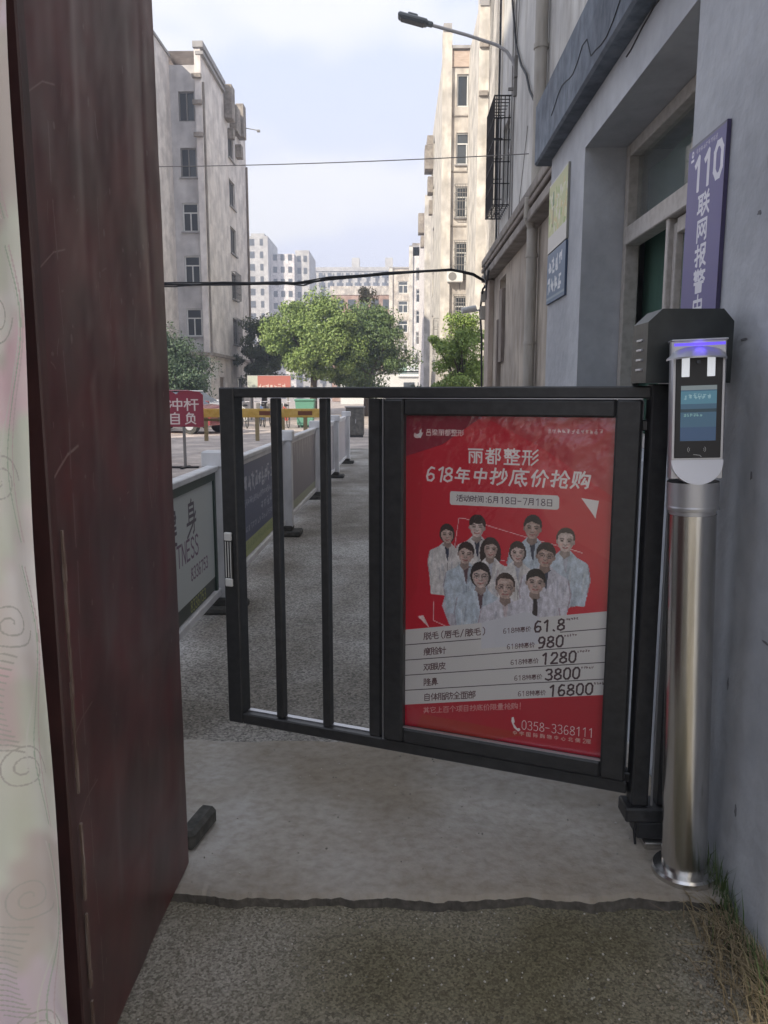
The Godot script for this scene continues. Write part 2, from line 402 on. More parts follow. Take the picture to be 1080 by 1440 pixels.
	"禁": [[4, 14, 46, 14], [26, 3, 26, 40], [26, 16, 6, 36], [54, 14, 96, 14], [75, 3, 75, 40], [75, 16, 97, 36], [22, 46, 78, 46], [6, 60, 94, 60], [52, 60, 52, 92, 42, 96], [30, 70, 14, 90], [70, 70, 88, 88]],
	"冲": [[8, 18, 20, 32], [6, 84, 24, 52], [36, 28, 94, 28, 94, 64, 36, 64, 36, 28], [65, 4, 65, 98]],
	"杆": [[4, 30, 44, 30], [24, 4, 24, 98], [22, 34, 4, 68], [28, 40, 42, 56], [52, 14, 94, 14], [48, 48, 98, 48], [73, 14, 73, 98]],
	"果": [[22, 8, 78, 8, 78, 44, 22, 44, 22, 8], [22, 26, 78, 26], [50, 8, 50, 98], [6, 56, 94, 56], [48, 58, 30, 80, 6, 92], [52, 58, 70, 80, 94, 92]],
	"负": [[40, 2, 20, 28], [34, 14, 70, 14, 60, 30], [24, 32, 78, 32, 78, 72], [24, 32, 24, 72], [52, 40, 52, 66, 40, 84, 12, 97], [56, 76, 84, 96]],
	"身": [[54, 2, 46, 12], [26, 14, 76, 14, 76, 88, 66, 94], [26, 14, 26, 62], [26, 30, 76, 30], [26, 46, 76, 46], [6, 64, 96, 62], [94, 40, 60, 72, 8, 98]],
	"健": MAN + [[42, 12, 62, 12, 40, 42, 58, 42, 50, 72, 34, 94], [36, 66, 60, 90, 98, 96], [66, 14, 92, 14, 92, 40], [60, 28, 98, 28], [66, 40, 92, 40], [62, 54, 96, 54], [58, 68, 98, 68], [79, 4, 79, 84]],
	"0": [[30, 4, 14, 24, 14, 76, 30, 96, 50, 96, 64, 76, 64, 24, 50, 4, 30, 4]],
	"1": [[18, 22, 42, 4, 42, 98]],
	"2": [[14, 26, 24, 6, 52, 6, 62, 24, 58, 42, 14, 96, 66, 96]],
	"3": [[14, 14, 30, 4, 54, 8, 62, 26, 52, 44, 34, 48], [52, 50, 66, 70, 58, 92, 34, 97, 12, 86]],
	"5": [[60, 5, 22, 5, 16, 46, 44, 40, 62, 54, 62, 80, 44, 97, 14, 90]],
	"6": [[58, 10, 36, 4, 18, 26, 14, 68, 24, 94, 50, 96, 64, 76, 58, 54, 38, 48, 16, 62]],
	"7": [[10, 6, 64, 6, 32, 98]],
	"8": [[38, 4, 18, 14, 18, 36, 38, 48, 58, 36, 58, 14, 38, 4], [38, 48, 14, 64, 14, 86, 38, 97, 64, 86, 64, 64, 38, 48]],
	"9": [[62, 38, 46, 54, 24, 52, 14, 32, 22, 8, 46, 4, 62, 20, 62, 60, 48, 92, 20, 96]],
	"-": [[8, 52, 56, 52]], ".": [[20, 92, 28, 98]], "!": [[30, 4, 30, 68], [30, 88, 30, 98]], ":": [[28, 34, 34, 40], [28, 84, 34, 90]],
	"(": [[60, 0, 40, 28, 40, 72, 60, 100]], ")": [[30, 0, 50, 28, 50, 72, 30, 100]], "/": [[50, 4, 16, 98]],
	"N": [[12, 98, 12, 4, 62, 98, 62, 4]], "E": [[62, 5, 12, 5, 12, 96, 62, 96], [12, 48, 56, 48]], "S": [[62, 16, 44, 4, 20, 8, 14, 28, 30, 46, 54, 56, 64, 76, 50, 95, 24, 96, 10, 84]],
	"F": [[62, 5, 12, 5, 12, 98], [12, 48, 56, 48]], "I": [[36, 4, 36, 98]], "T": [[6, 5, 70, 5], [38, 5, 38, 98]],
}

# writes text from x, y (top left); step is the advance of a full-width sign, slope makes the line climb, lean slants the signs
func write(img: Image, text: String, x: float, y: float, size: float, th: float, col: Color, k: float, step := 1.05, slope := 0.0, lean := 0.0, down := false, squash := 1.0) -> float:
	for ch in text:
		var full := ch.unicode_at(0) > 255
		if G.has(ch):
			for s in G[ch]:
				var p := PackedVector2Array()
				for i in range(0, s.size(), 2):
					var q := Vector2(s[i] * squash, s[i + 1]) * size / 100.0
					q.x += (size - q.y) * lean
					q.y += q.x * slope
					p.append((Vector2(x, y) + q) * k)
				stroke(img, p, th * k, col)
		if down:
			y += size * step
		else:
			var a := size * (step if full else (0.74 if ch != "." and ch != "!" and ch != ":" else 0.42)) * squash
			x += a
			y += a * slope
	return x

# marks that stand for small print nobody can read on the photograph
func scribble(img: Image, r: Rect2, cell: float, th: float, col: Color, sd: int, slope := 0.0) -> void:
	var q := RandomNumberGenerator.new()
	q.seed = sd
	var x := r.position.x
	while x + cell <= r.end.x:
		var d := Vector2(0, (x - r.position.x) * slope)
		var o := Vector2(x, r.position.y)
		for i in q.randi_range(2, 4):
			var y := q.randf() * r.size.y
			var x0 := q.randf() * 0.35 * cell
			stroke(img, PackedVector2Array([o + d + Vector2(x0, y), o + d + Vector2(x0 + cell * q.randf_range(0.4, 0.65), y)]), th, col)
		for i in q.randi_range(1, 3):
			var x0 := q.randf_range(0.08, 0.92) * cell
			var y0 := q.randf() * 0.4 * r.size.y
			stroke(img, PackedVector2Array([o + d + Vector2(x0, y0), o + d + Vector2(x0 + q.randf_range(-0.12, 0.12) * cell, y0 + q.randf_range(0.4, 0.6) * r.size.y)]), th, col)
		for i in 2:
			var p0 := Vector2(q.randf_range(0.2, 0.6) * cell, q.randf_range(0.3, 0.6) * r.size.y)
			stroke(img, PackedVector2Array([o + d + p0, o + d + p0 + Vector2(q.randf_range(-0.3, 0.35) * cell, 0.36 * r.size.y)]), th, col)
		x += cell * 1.1

func print_mat(img: Image, rough := 0.4) -> StandardMaterial3D:
	var m := StandardMaterial3D.new()
	m.albedo_texture = ImageTexture.create_from_image(img)
	m.roughness = rough
	return m

func blank(w: int, h: int, c: Color) -> Image:
	var im := Image.create_empty(w, h, false, Image.FORMAT_RGB8)
	im.fill(c)
	return im

# ------------------------------------------------------------------ main
func _ready() -> void:
	rng.seed = 77
	view_and_light()
	materials()
	ground()
	gatehouse()
	side_building()
	estate_left()
	estate_right()
	far_town()
	shade_house()
	trees()
	door_and_curtain()
	gate()
	terminal()
	wall_signs()
	fence()
	yard()
	wires_and_lamp()
	weeds()

func view_and_light() -> void:
	var cam := Camera3D.new()
	cam.name = "camera"
	add_child(cam)
	cam.fov = 66.99
	cam.near = 0.05
	cam.far = 2000.0
	cam.position = Vector3(0, 1.35, 0)
	cam.rotation_order = EULER_ORDER_YXZ
	cam.rotation = Vector3(-0.15231, 0.01816, 0)
	cam.current = true
	var env := Environment.new()
	env.background_mode = Environment.BG_SKY
	var sky := Sky.new()
	var sm := PanoramaSkyMaterial.new()
	sm.panorama = sky_picture()
	sm.energy_multiplier = 1.0
	sky.sky_material = sm
	env.sky = sky
	env.background_energy_multiplier = 1.0
	env.tonemap_mode = Environment.TONE_MAPPER_LINEAR
	env.tonemap_exposure = 1.75
	env.fog_enabled = true
	env.fog_density = 0.0022
	env.fog_light_color = Color(0.8, 0.84, 0.93)
	env.sdfgi_enabled = true
	env.ssao_enabled = true
	env.ssil_enabled = true
	var we := WorldEnvironment.new()
	we.name = "world"
	we.environment = env
	add_child(we)
	var sun := DirectionalLight3D.new()
	sun.name = "sun"
	sun.light_energy = 1.25
	sun.light_color = Color(1.0, 0.955, 0.88)
	sun.light_angular_distance = 0.5
	sun.shadow_enabled = true
	add_child(sun)
	sun.look_at_from_position(Vector3.ZERO, Vector3(0.55, -0.5, -0.67), Vector3.UP)

func sky_picture() -> ImageTexture:
	var w := 1024
	var h := 512
	var im := Image.create_empty(w, h, false, Image.FORMAT_RGBF)
	var f := FastNoiseLite.new()
	f.seed = 5
	f.frequency = 1.7
	f.fractal_octaves = 5
	var top := Color(0.48, 0.545, 0.66)
	var mid := Color(0.48, 0.525, 0.655)
	var low := Color(0.575, 0.58, 0.66)
	for y in h:
		var el := (0.5 - (y + 0.5) / h) * PI
		var s := sin(el)
		var base: Color
		if s > 0.45: base = mid.lerp(top, smoothstep(0.45, 0.95, s))
		elif s > 0.0: base = low.lerp(mid, smoothstep(0.0, 0.45, s))
		else: base = low.lerp(Color(0.3, 0.29, 0.28), smoothstep(0.0, 0.1, -s))
		for x in w:
			var az := (x + 0.5) / w * TAU
			var c := base
			if s > 0.0:
				var d := Vector3(cos(el) * sin(az), s * 2.2, cos(el) * cos(az))
				var v := f.get_noise_3dv(d * 1.3)
				var a := smoothstep(-0.05, 0.38, v) * 0.85
				c = base.lerp(Color(0.64, 0.64, 0.66), a)
			im.set_pixel(x, y, c)
	return ImageTexture.create_from_image(im)

func materials() -> void:
	M.asphalt = aggregate(lin(0.15, 0.145, 0.135), lin(0.37, 0.355, 0.335), lin(0.58, 0.56, 0.53), 1.1, Color(0.72, 0.7, 0.67), 11)
	M.apron = aggregate(lin(0.12, 0.108, 0.088), lin(0.265, 0.245, 0.208), lin(0.42, 0.39, 0.34), 1.9, Color(0.68, 0.66, 0.55), 21)
	M.edge = mottle(lin(0.07, 0.062, 0.05), lin(0.12, 0.108, 0.09), lin(0.2, 0.18, 0.15), 0.04, Vector3.ONE * 1.5, 0.95, 0.8, 22, 0.3, 512, 5)
	M.slab = mottle(lin(0.31, 0.285, 0.255), lin(0.375, 0.355, 0.33), lin(0.43, 0.41, 0.385), 0.02, Vector3(0.8, 0.8, 1.0), 0.85, 0.7, 31, 0.25, 1024, 8, 0.38, Color(0.84, 0.8, 0.74))
	M.road = mottle(lin(0.42, 0.35, 0.3), lin(0.53, 0.455, 0.4), lin(0.6, 0.52, 0.465), 0.02, Vector3.ONE * 0.25, 0.9, 0.2, 41, 0.2)
	M.greywall = mottle(lin(0.49, 0.51, 0.54), lin(0.54, 0.56, 0.59), lin(0.58, 0.6, 0.63), 0.014, Vector3(0.6, 0.55, 0.6), 0.7, 0.4, 51, 0.14, 1024, 7)
	M.bluebeam = mottle(lin(0.13, 0.16, 0.2), lin(0.2, 0.235, 0.285), lin(0.27, 0.305, 0.355), 0.012, Vector3(1.3, 0.9, 1.3), 0.75, 0.3, 61, 0.25, 512, 6)
	M.cream = mottle(lin(0.46, 0.41, 0.36), lin(0.57, 0.525, 0.47), lin(0.63, 0.59, 0.54), 0.012, Vector3(0.3, 0.06, 0.3), 0.9, 0.0, 71, 0.2, 512, 7)
	M.creamlight = mottle(lin(0.53, 0.49, 0.43), lin(0.63, 0.595, 0.54), lin(0.69, 0.655, 0.6), 0.012, Vector3(0.3, 0.06, 0.3), 0.9, 0.0, 72, 0.18, 512, 7)
	M.pinkwall = mottle(lin(0.64, 0.59, 0.56), lin(0.72, 0.68, 0.65), lin(0.76, 0.72, 0.695), 0.012, Vector3(0.2, 0.04, 0.2), 0.9, 0.0, 73, 0.14, 512, 6)
	M.spandrel = mottle(lin(0.29, 0.28, 0.28), lin(0.34, 0.33, 0.33), lin(0.38, 0.37, 0.37), 0.012, Vector3(0.3, 0.1, 0.3), 0.9, 0.0, 74, 0.1, 256, 5)
	M.plaster = mottle(lin(0.52, 0.5, 0.465), lin(0.66, 0.65, 0.615), lin(0.72, 0.71, 0.68), 0.012, Vector3(0.7, 0.16, 0.7), 0.85, 0.2, 75, 0.14, 512, 6)
	M.podium = mottle(lin(0.35, 0.3, 0.245), lin(0.47, 0.41, 0.34), lin(0.53, 0.47, 0.4), 0.012, Vector3(0.7, 0.2, 0.7), 0.85, 0.25, 76, 0.18, 512, 6)
	M.cornice = mottle(lin(0.25, 0.215, 0.185), lin(0.33, 0.295, 0.26), lin(0.4, 0.36, 0.32), 0.02, Vector3.ONE * 0.7, 0.9, 0.2, 77, 0.2, 256, 5)
	M.brick = mottle(lin(0.32, 0.2, 0.16), lin(0.4, 0.27, 0.22), lin(0.45, 0.33, 0.28), 0.02, Vector3.ONE * 0.1, 0.9, 0.0, 78, 0.1, 256, 4)
	M.towerwall = mottle(lin(0.4, 0.385, 0.365), lin(0.48, 0.465, 0.445), lin(0.53, 0.515, 0.495), 0.02, Vector3.ONE * 0.05, 0.9, 0.0, 79, 0.1, 256, 4)
	M.darkstone = mottle(lin(0.2, 0.16, 0.135), lin(0.26, 0.22, 0.19), lin(0.32, 0.28, 0.24), 0.02, Vector3.ONE * 0.4, 0.9, 0.0, 80, 0.1, 256, 4)
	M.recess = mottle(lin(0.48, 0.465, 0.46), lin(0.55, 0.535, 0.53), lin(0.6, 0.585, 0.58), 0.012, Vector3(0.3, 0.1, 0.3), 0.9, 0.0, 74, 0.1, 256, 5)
	M.glass0 = flat(lin(0.035, 0.042, 0.05), 0.08)
	M.glass1 = flat(lin(0.07, 0.08, 0.09), 0.12)
	M.glass2 = flat(lin(0.16, 0.15, 0.14), 0.25)
	M.winframe = flat(lin(0.62, 0.62, 0.6), 0.5)
	M.oldframe = flat(lin(0.2, 0.19, 0.18), 0.6)
	M.gatemetal = mottle(lin(0.022, 0.0225, 0.024), lin(0.032, 0.0325, 0.034), lin(0.045, 0.045, 0.046), 0.02, Vector3.ONE * 2.2, 0.42, 0.08, 81, 0.15, 512, 5)
	M.black = flat(lin(0.012, 0.012, 0.014), 0.35)
	M.rubber = mottle(lin(0.035, 0.035, 0.033), lin(0.055, 0.054, 0.05), lin(0.09, 0.086, 0.08), 0.03, Vector3.ONE * 2.0, 0.9, 0.3, 82, 0.0, 256, 4)
	M.whitepaint = mottle(lin(0.6, 0.6, 0.61), lin(0.73, 0.73, 0.74), lin(0.8, 0.8, 0.81), 0.015, Vector3(1.0, 0.4, 1.0), 0.5, 0.0, 83, 0.12, 256, 6)
	M.steel = mottle(lin(0.64, 0.625, 0.6), lin(0.73, 0.715, 0.69), lin(0.79, 0.775, 0.75), 0.02, Vector3(6, 0.4, 6), 0.22, 0.05, 84, 0.1, 256, 4)
	M.steel.metallic = 1.0
	M.silver = flat(lin(0.52, 0.52, 0.54), 0.4, 0.75)
	M.cable = flat(lin(0.018, 0.018, 0.02), 0.6)
	M.pipe = mottle(lin(0.36, 0.33, 0.28), lin(0.45, 0.42, 0.37), lin(0.5, 0.47, 0.42), 0.02, Vector3(2, 0.4, 2), 0.6, 0.0, 85, 0.12, 256, 4)
	M.rust = mottle(lin(0.09, 0.05, 0.04), lin(0.17, 0.12, 0.1), lin(0.3, 0.25, 0.225), 0.02, Vector3(5, 0.8, 5), 0.9, 0.4, 86, 0.0, 256, 5)
	M.maroon = mottle(lin(0.045, 0.022, 0.022), lin(0.066, 0.027, 0.027), lin(0.085, 0.038, 0.036), 0.008, Vector3(1.3, 0.45, 1.3), 0.42, 0.1, 87, 0.2, 1024, 6)

# ------------------------------------------------------------------ ground
func sheet(mb: MB, xs: Array, zs: Array, y: Callable) -> void:
	for i in xs.size() - 1:
		for j in zs.size() - 1:
			var P := func(a: float, b: float) -> Vector3: return Vector3(a, y.call(a, b), b)
			mb.quad(P.call(xs[i], zs[j]), P.call(xs[i], zs[j + 1]), P.call(xs[i + 1], zs[j + 1]), P.call(xs[i + 1], zs[j]), Vector3.UP)

func ground() -> void:
	var g := MB.new()
	g.quad(Vector3(-900, -0.06, 400), Vector3(900, -0.06, 400), Vector3(900, -0.06, -1500), Vector3(-900, -0.06, -1500), Vector3.UP)
	struct("ground", g, M.road)
	# street side apron, a hand lower than the gate slab
	var f := FastNoiseLite.new()
	f.seed = 3
	f.frequency = 1.4
	var a := MB.new()
	var xs := []
	var zs := []
	for i in 61: xs.append(-2.4 + i * 0.06)
	for i in 46: zs.append(-1.96 + i * 0.06)
	sheet(a, xs, zs, func(x, z): return -0.027 + f.get_noise_2d(x * 1.5, z * 1.5) * 0.01)
	a.quad(Vector3(-30, -0.055, 12), Vector3(30, -0.055, 12), Vector3(30, -0.055, -2.3), Vector3(-30, -0.055, -2.3), Vector3.UP)
	struct("street_apron", a, M.apron)
	# concrete slab under the gate with a worn front lip
	var s := MB.new()
	var e := MB.new()
	var n := 260
	var lip := func(x: float) -> float: return -1.915 + f.get_noise_2d(x * 2.2, 9.0) * 0.03 + f.get_noise_2d(x * 14.0, 31.0) * 0.008 + f.get_noise_2d(x * 45.0, 11.0) * 0.005
	var back := func(x: float) -> float: return -2.845 + f.get_noise_2d(x * 2.0, 60.0) * 0.02
	for i in n:
		var x0 := -2.4 + 3.3 * i / n
		var x1 := -2.4 + 3.3 * (i + 1) / n
		var z0: float = lip.call(x0)
		var z1: float = lip.call(x1)
		var b0: float = back.call(x0)
		var b1: float = back.call(x1)
		var rows := [0.0, 0.012, 0.03]
		var hs := [-0.006, 0.003, 0.0055]
		var prev0 := Vector3(x0, -0.05, z0 + 0.016)
		var prev1 := Vector3(x1, -0.05, z1 + 0.016)
		for r in 3:
			var c0 := Vector3(x0, hs[r] - 0.004 * absf(f.get_noise_2d(x0 * 20.0, 2.0)), z0 - rows[r])
			var c1 := Vector3(x1, hs[r] - 0.004 * absf(f.get_noise_2d(x1 * 20.0, 2.0)), z1 - rows[r])
			(e if r == 0 else s).quad(prev0, prev1, c1, c0, Vector3(0, 1, 1))
			prev0 = c0
			prev1 = c1
		s.quad(prev0, prev1, Vector3(x1, 0.0055, b1), Vector3(x0, 0.0055, b0), Vector3.UP)
		s.quad(Vector3(x1, 0.0055, b1), Vector3(x0, 0.0055, b0), Vector3(x0, -0.01, b0 - 0.004), Vector3(x1, -0.01, b1 - 0.004), Vector3(0, 1, -1))
	struct("gate_slab", s, M.slab)
	struct("gate_slab_edge", e, M.edge)
	# path between fence and buildings, sunlit concrete road beyond
	var p := MB.new()
	var px := []
	var pz := []
	for i in 24: px.append(-2.4 + i * 0.1625)
	for i in 70: pz.append(-19.2 + i * 0.2435)
	sheet(p, px, pz, func(x, z): return -0.004 + f.get_noise_2d(x * 0.8, z * 0.5) * 0.006)
	struct("path", p, M.asphalt)
	var r := MB.new()
	r.quad(Vector3(-60, -0.02, -2.4), Vector3(-2.4, -0.02, -2.4), Vector3(-2.4, -0.02, -120), Vector3(-60, -0.02, -120), Vector3.UP)
	r.quad(Vector3(-2.4, -0.02, -19.15), Vector3(9, -0.02, -19.15), Vector3(9, -0.02, -120), Vector3(-2.4, -0.02, -120), Vector3.UP)
	struct("road", r, M.road)

# ------------------------------------------------------------------ gatehouse on the right
func gatehouse() -> void:
	var t := thing("gatehouse", "blue-grey painted gatehouse with a deep set sliding window behind the gate", "gatehouse", Vector3(0.91, -0.06, -1.0))
	var o := Vector3(0, 0, 0)
	var w := MB.new()
	# local frame: x outwards into the room, z along the wall; wall face at x = 0
	var far := -3.88
	var near := 4.0
	# outside face looks to -x: seen from the path, right is +z
	w.wall(Vector3(0, 0, far), Vector3(0, 0, 1), near - far, 2.78, [Rect2(-3.02 - far, 1.16, 1.46, 1.435)], 0.26)
	w.box(Vector3(0.9, 1.39, far + 0.1), Vector3(1.799, 2.78, 0.199))
	part("wall", w, M.greywall, t)
	bxp("back_wall", Vector3(1.85, 1.39, 0.06), Vector3(0.1, 2.78, 7.88), M.greywall, t, 0.0)
	bxp("end_wall", Vector3(0.95, 1.39, near - 0.1), Vector3(1.69, 2.78, 0.18), M.greywall, t, 0.0)
	# projecting roof beam with a crack
	var b := MB.new()
	b.box(Vector3(0.87, 2.957, 0.02), Vector3(1.9, 0.35, 8.1), 0.012)
	var beam := part("roof_beam", b, M.bluebeam, t)
	var ck := MB.new()
	var zc := -0.9
	var pts := []
	for i in 26:
		var q := i / 25.0
		pts.append(Vector3(-0.0815, 2.815 + 0.05 * sin(q * 5.0) + 0.03 * sin(q * 23.0) + (0.16 if q > 0.6 else 0.0) * smoothstep(0.6, 0.66, q), -1.3 - q * 2.2))
	ck.tube(pts, 0.0022, 4)
	part("crack", ck, M.cable, beam)
	var c2 := MB.new()
	pts = []
	for i in 18:
		var q := i / 17.0
		pts.append(Vector3(-0.0005, 2.775 - 0.012 * absf(sin(q * 9.0)) - 0.03 * smoothstep(0.8, 1.0, q), -1.2 - q * 1.15))
	c2.tube(pts, 0.0045, 4)
	part("crack", c2, M.cable, t)
	# chips and scuffs in the paint
	var cq := RandomNumberGenerator.new()
	cq.seed = 40
	var chip := flat(lin(0.17, 0.17, 0.18), 0.9)
	for e in [[-1.02, 1.98, 0.03, 0.07], [-1.06, 1.86, 0.03, 0.014], [-0.92, 1.72, 0.1, 0.012], [-1.1, 1.55, 0.05, 0.012], [-0.8, 1.64, 0.05, 0.014], [-1.0, 1.2, 0.014, 0.03], [-0.86, 0.8, 0.06, 0.01], [-1.05, 0.62, 0.012, 0.04], [-3.2, 1.3, 0.03, 0.014], [-3.6, 1.35, 0.05, 0.014], [-3.5, 2.2, 0.02, 0.016], [-0.7, 0.45, 0.03, 0.02], [-0.95, 0.3, 0.02, 0.05]]:
		var cp := MB.new()
		var pg := PackedVector2Array()
		for i in 11: pg.append(Vector2(cos(i * TAU / 11) * e[2], sin(i * TAU / 11) * e[3]) * 0.5 * cq.randf_range(0.45, 1.0))
		cp.prism(pg, Transform3D(Basis(Vector3(0, 0, 1), Vector3(0, 1, 0), Vector3(-1, 0, 0)), Vector3(0.0002, e[1], e[0])), 0.0012)
		part("paint_chip", cp, chip, t)
	# window in the recess
	var alu := mottle(lin(0.4, 0.37, 0.34), lin(0.48, 0.45, 0.42), lin(0.53, 0.5, 0.47), 0.02, Vector3.ONE * 3.0, 0.45, 0.0, 91, 0.0, 256, 4)
	var X := 0.235
	var z0 := -1.56
	var z1 := -3.02
	var y0 := 1.16
	var y1 := 2.595
	var fr := MB.new()
	fr.box(Vector3(X, (y0 + y1) / 2, z1 + 0.032), Vector3(0.07, y1 - y0, 0.05), 0.004)
	fr.box(Vector3(X, (y0 + y1) / 2, z0 - 0.032), Vector3(0.07, y1 - y0, 0.05), 0.004)
	fr.box(Vector3(X, y1 - 0.03, (z0 + z1) / 2), Vector3(0.068, 0.058, z0 - z1 - 0.13), 0.004)
	fr.box(Vector3(X, y0 + 0.03, (z0 + z1) / 2), Vector3(0.068, 0.058, z0 - z1 - 0.13), 0.004)
	var win := part("window", fr, alu, t)
	bxp("transom", Vector3(X - 0.005, 2.165, (z0 + z1) / 2), Vector3(0.075, 0.085, z0 - z1 - 0.128), alu, win)
	bxp("mullion", Vector3(X - 0.002, 1.675, -2.37), Vector3(0.06, 0.9, 0.035), alu, win)
	var sash := MB.new()
	for e in [[-2.335, 0.04], [-1.645, 0.04]]: sash.box(Vector3(X + 0.004, 1.66, e[0]), Vector3(0.03, 0.88, e[1]), 0.003)
	sash.box(Vector3(X + 0.004, 2.085, -1.99), Vector3(0.03, 0.06, 0.648), 0.003)
	sash.box(Vector3(X + 0.004, 1.25, -1.99), Vector3(0.03, 0.06, 0.648), 0.003)
	part("sash", sash, alu, win)
	var glass := StandardMaterial3D.new()
	glass.transparency = BaseMaterial3D.TRANSPARENCY_ALPHA
	glass.albedo_color = Color(0.5, 0.55, 0.55, 0.16)
	glass.roughness = 0.02
	for g in [[-2.29, 2.385, 1.33, 0.36], [-1.99, 1.66, 0.61, 0.79]]:
		bxp("pane", Vector3(X + 0.012, g[1], g[0]), Vector3(0.005, g[3], g[2]), glass, win, 0.0)
	# pale drape behind the right leaf in place of a glass reflection, and a green cloth behind the open left leaf
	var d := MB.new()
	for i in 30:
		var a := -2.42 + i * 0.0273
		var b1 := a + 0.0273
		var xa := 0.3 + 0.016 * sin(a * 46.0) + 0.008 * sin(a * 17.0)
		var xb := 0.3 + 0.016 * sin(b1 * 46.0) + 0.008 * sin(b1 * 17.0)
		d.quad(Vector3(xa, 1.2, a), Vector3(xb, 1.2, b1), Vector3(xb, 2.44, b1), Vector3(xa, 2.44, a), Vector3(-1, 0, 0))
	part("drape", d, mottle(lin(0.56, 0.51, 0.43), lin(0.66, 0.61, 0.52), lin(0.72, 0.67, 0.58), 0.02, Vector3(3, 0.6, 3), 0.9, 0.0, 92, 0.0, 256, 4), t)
	var e2 := MB.new()
	for i in 16:
		var a := -3.05 + i * 0.042
		e2.quad(Vector3(0.33 + 0.008 * sin(a * 15.0), 1.2, a), Vector3(0.33 + 0.008 * sin(a * 15.0 + 0.63), 1.2, a + 0.042), Vector3(0.33 + 0.008 * sin(a * 15.0 + 0.63), 2.5, a + 0.042), Vector3(0.33 + 0.008 * sin(a * 15.0), 2.5, a), Vector3(-1, 0, 0))
	part("green_cloth", e2, flat(lin(0.06, 0.13, 0.1), 0.9), t)

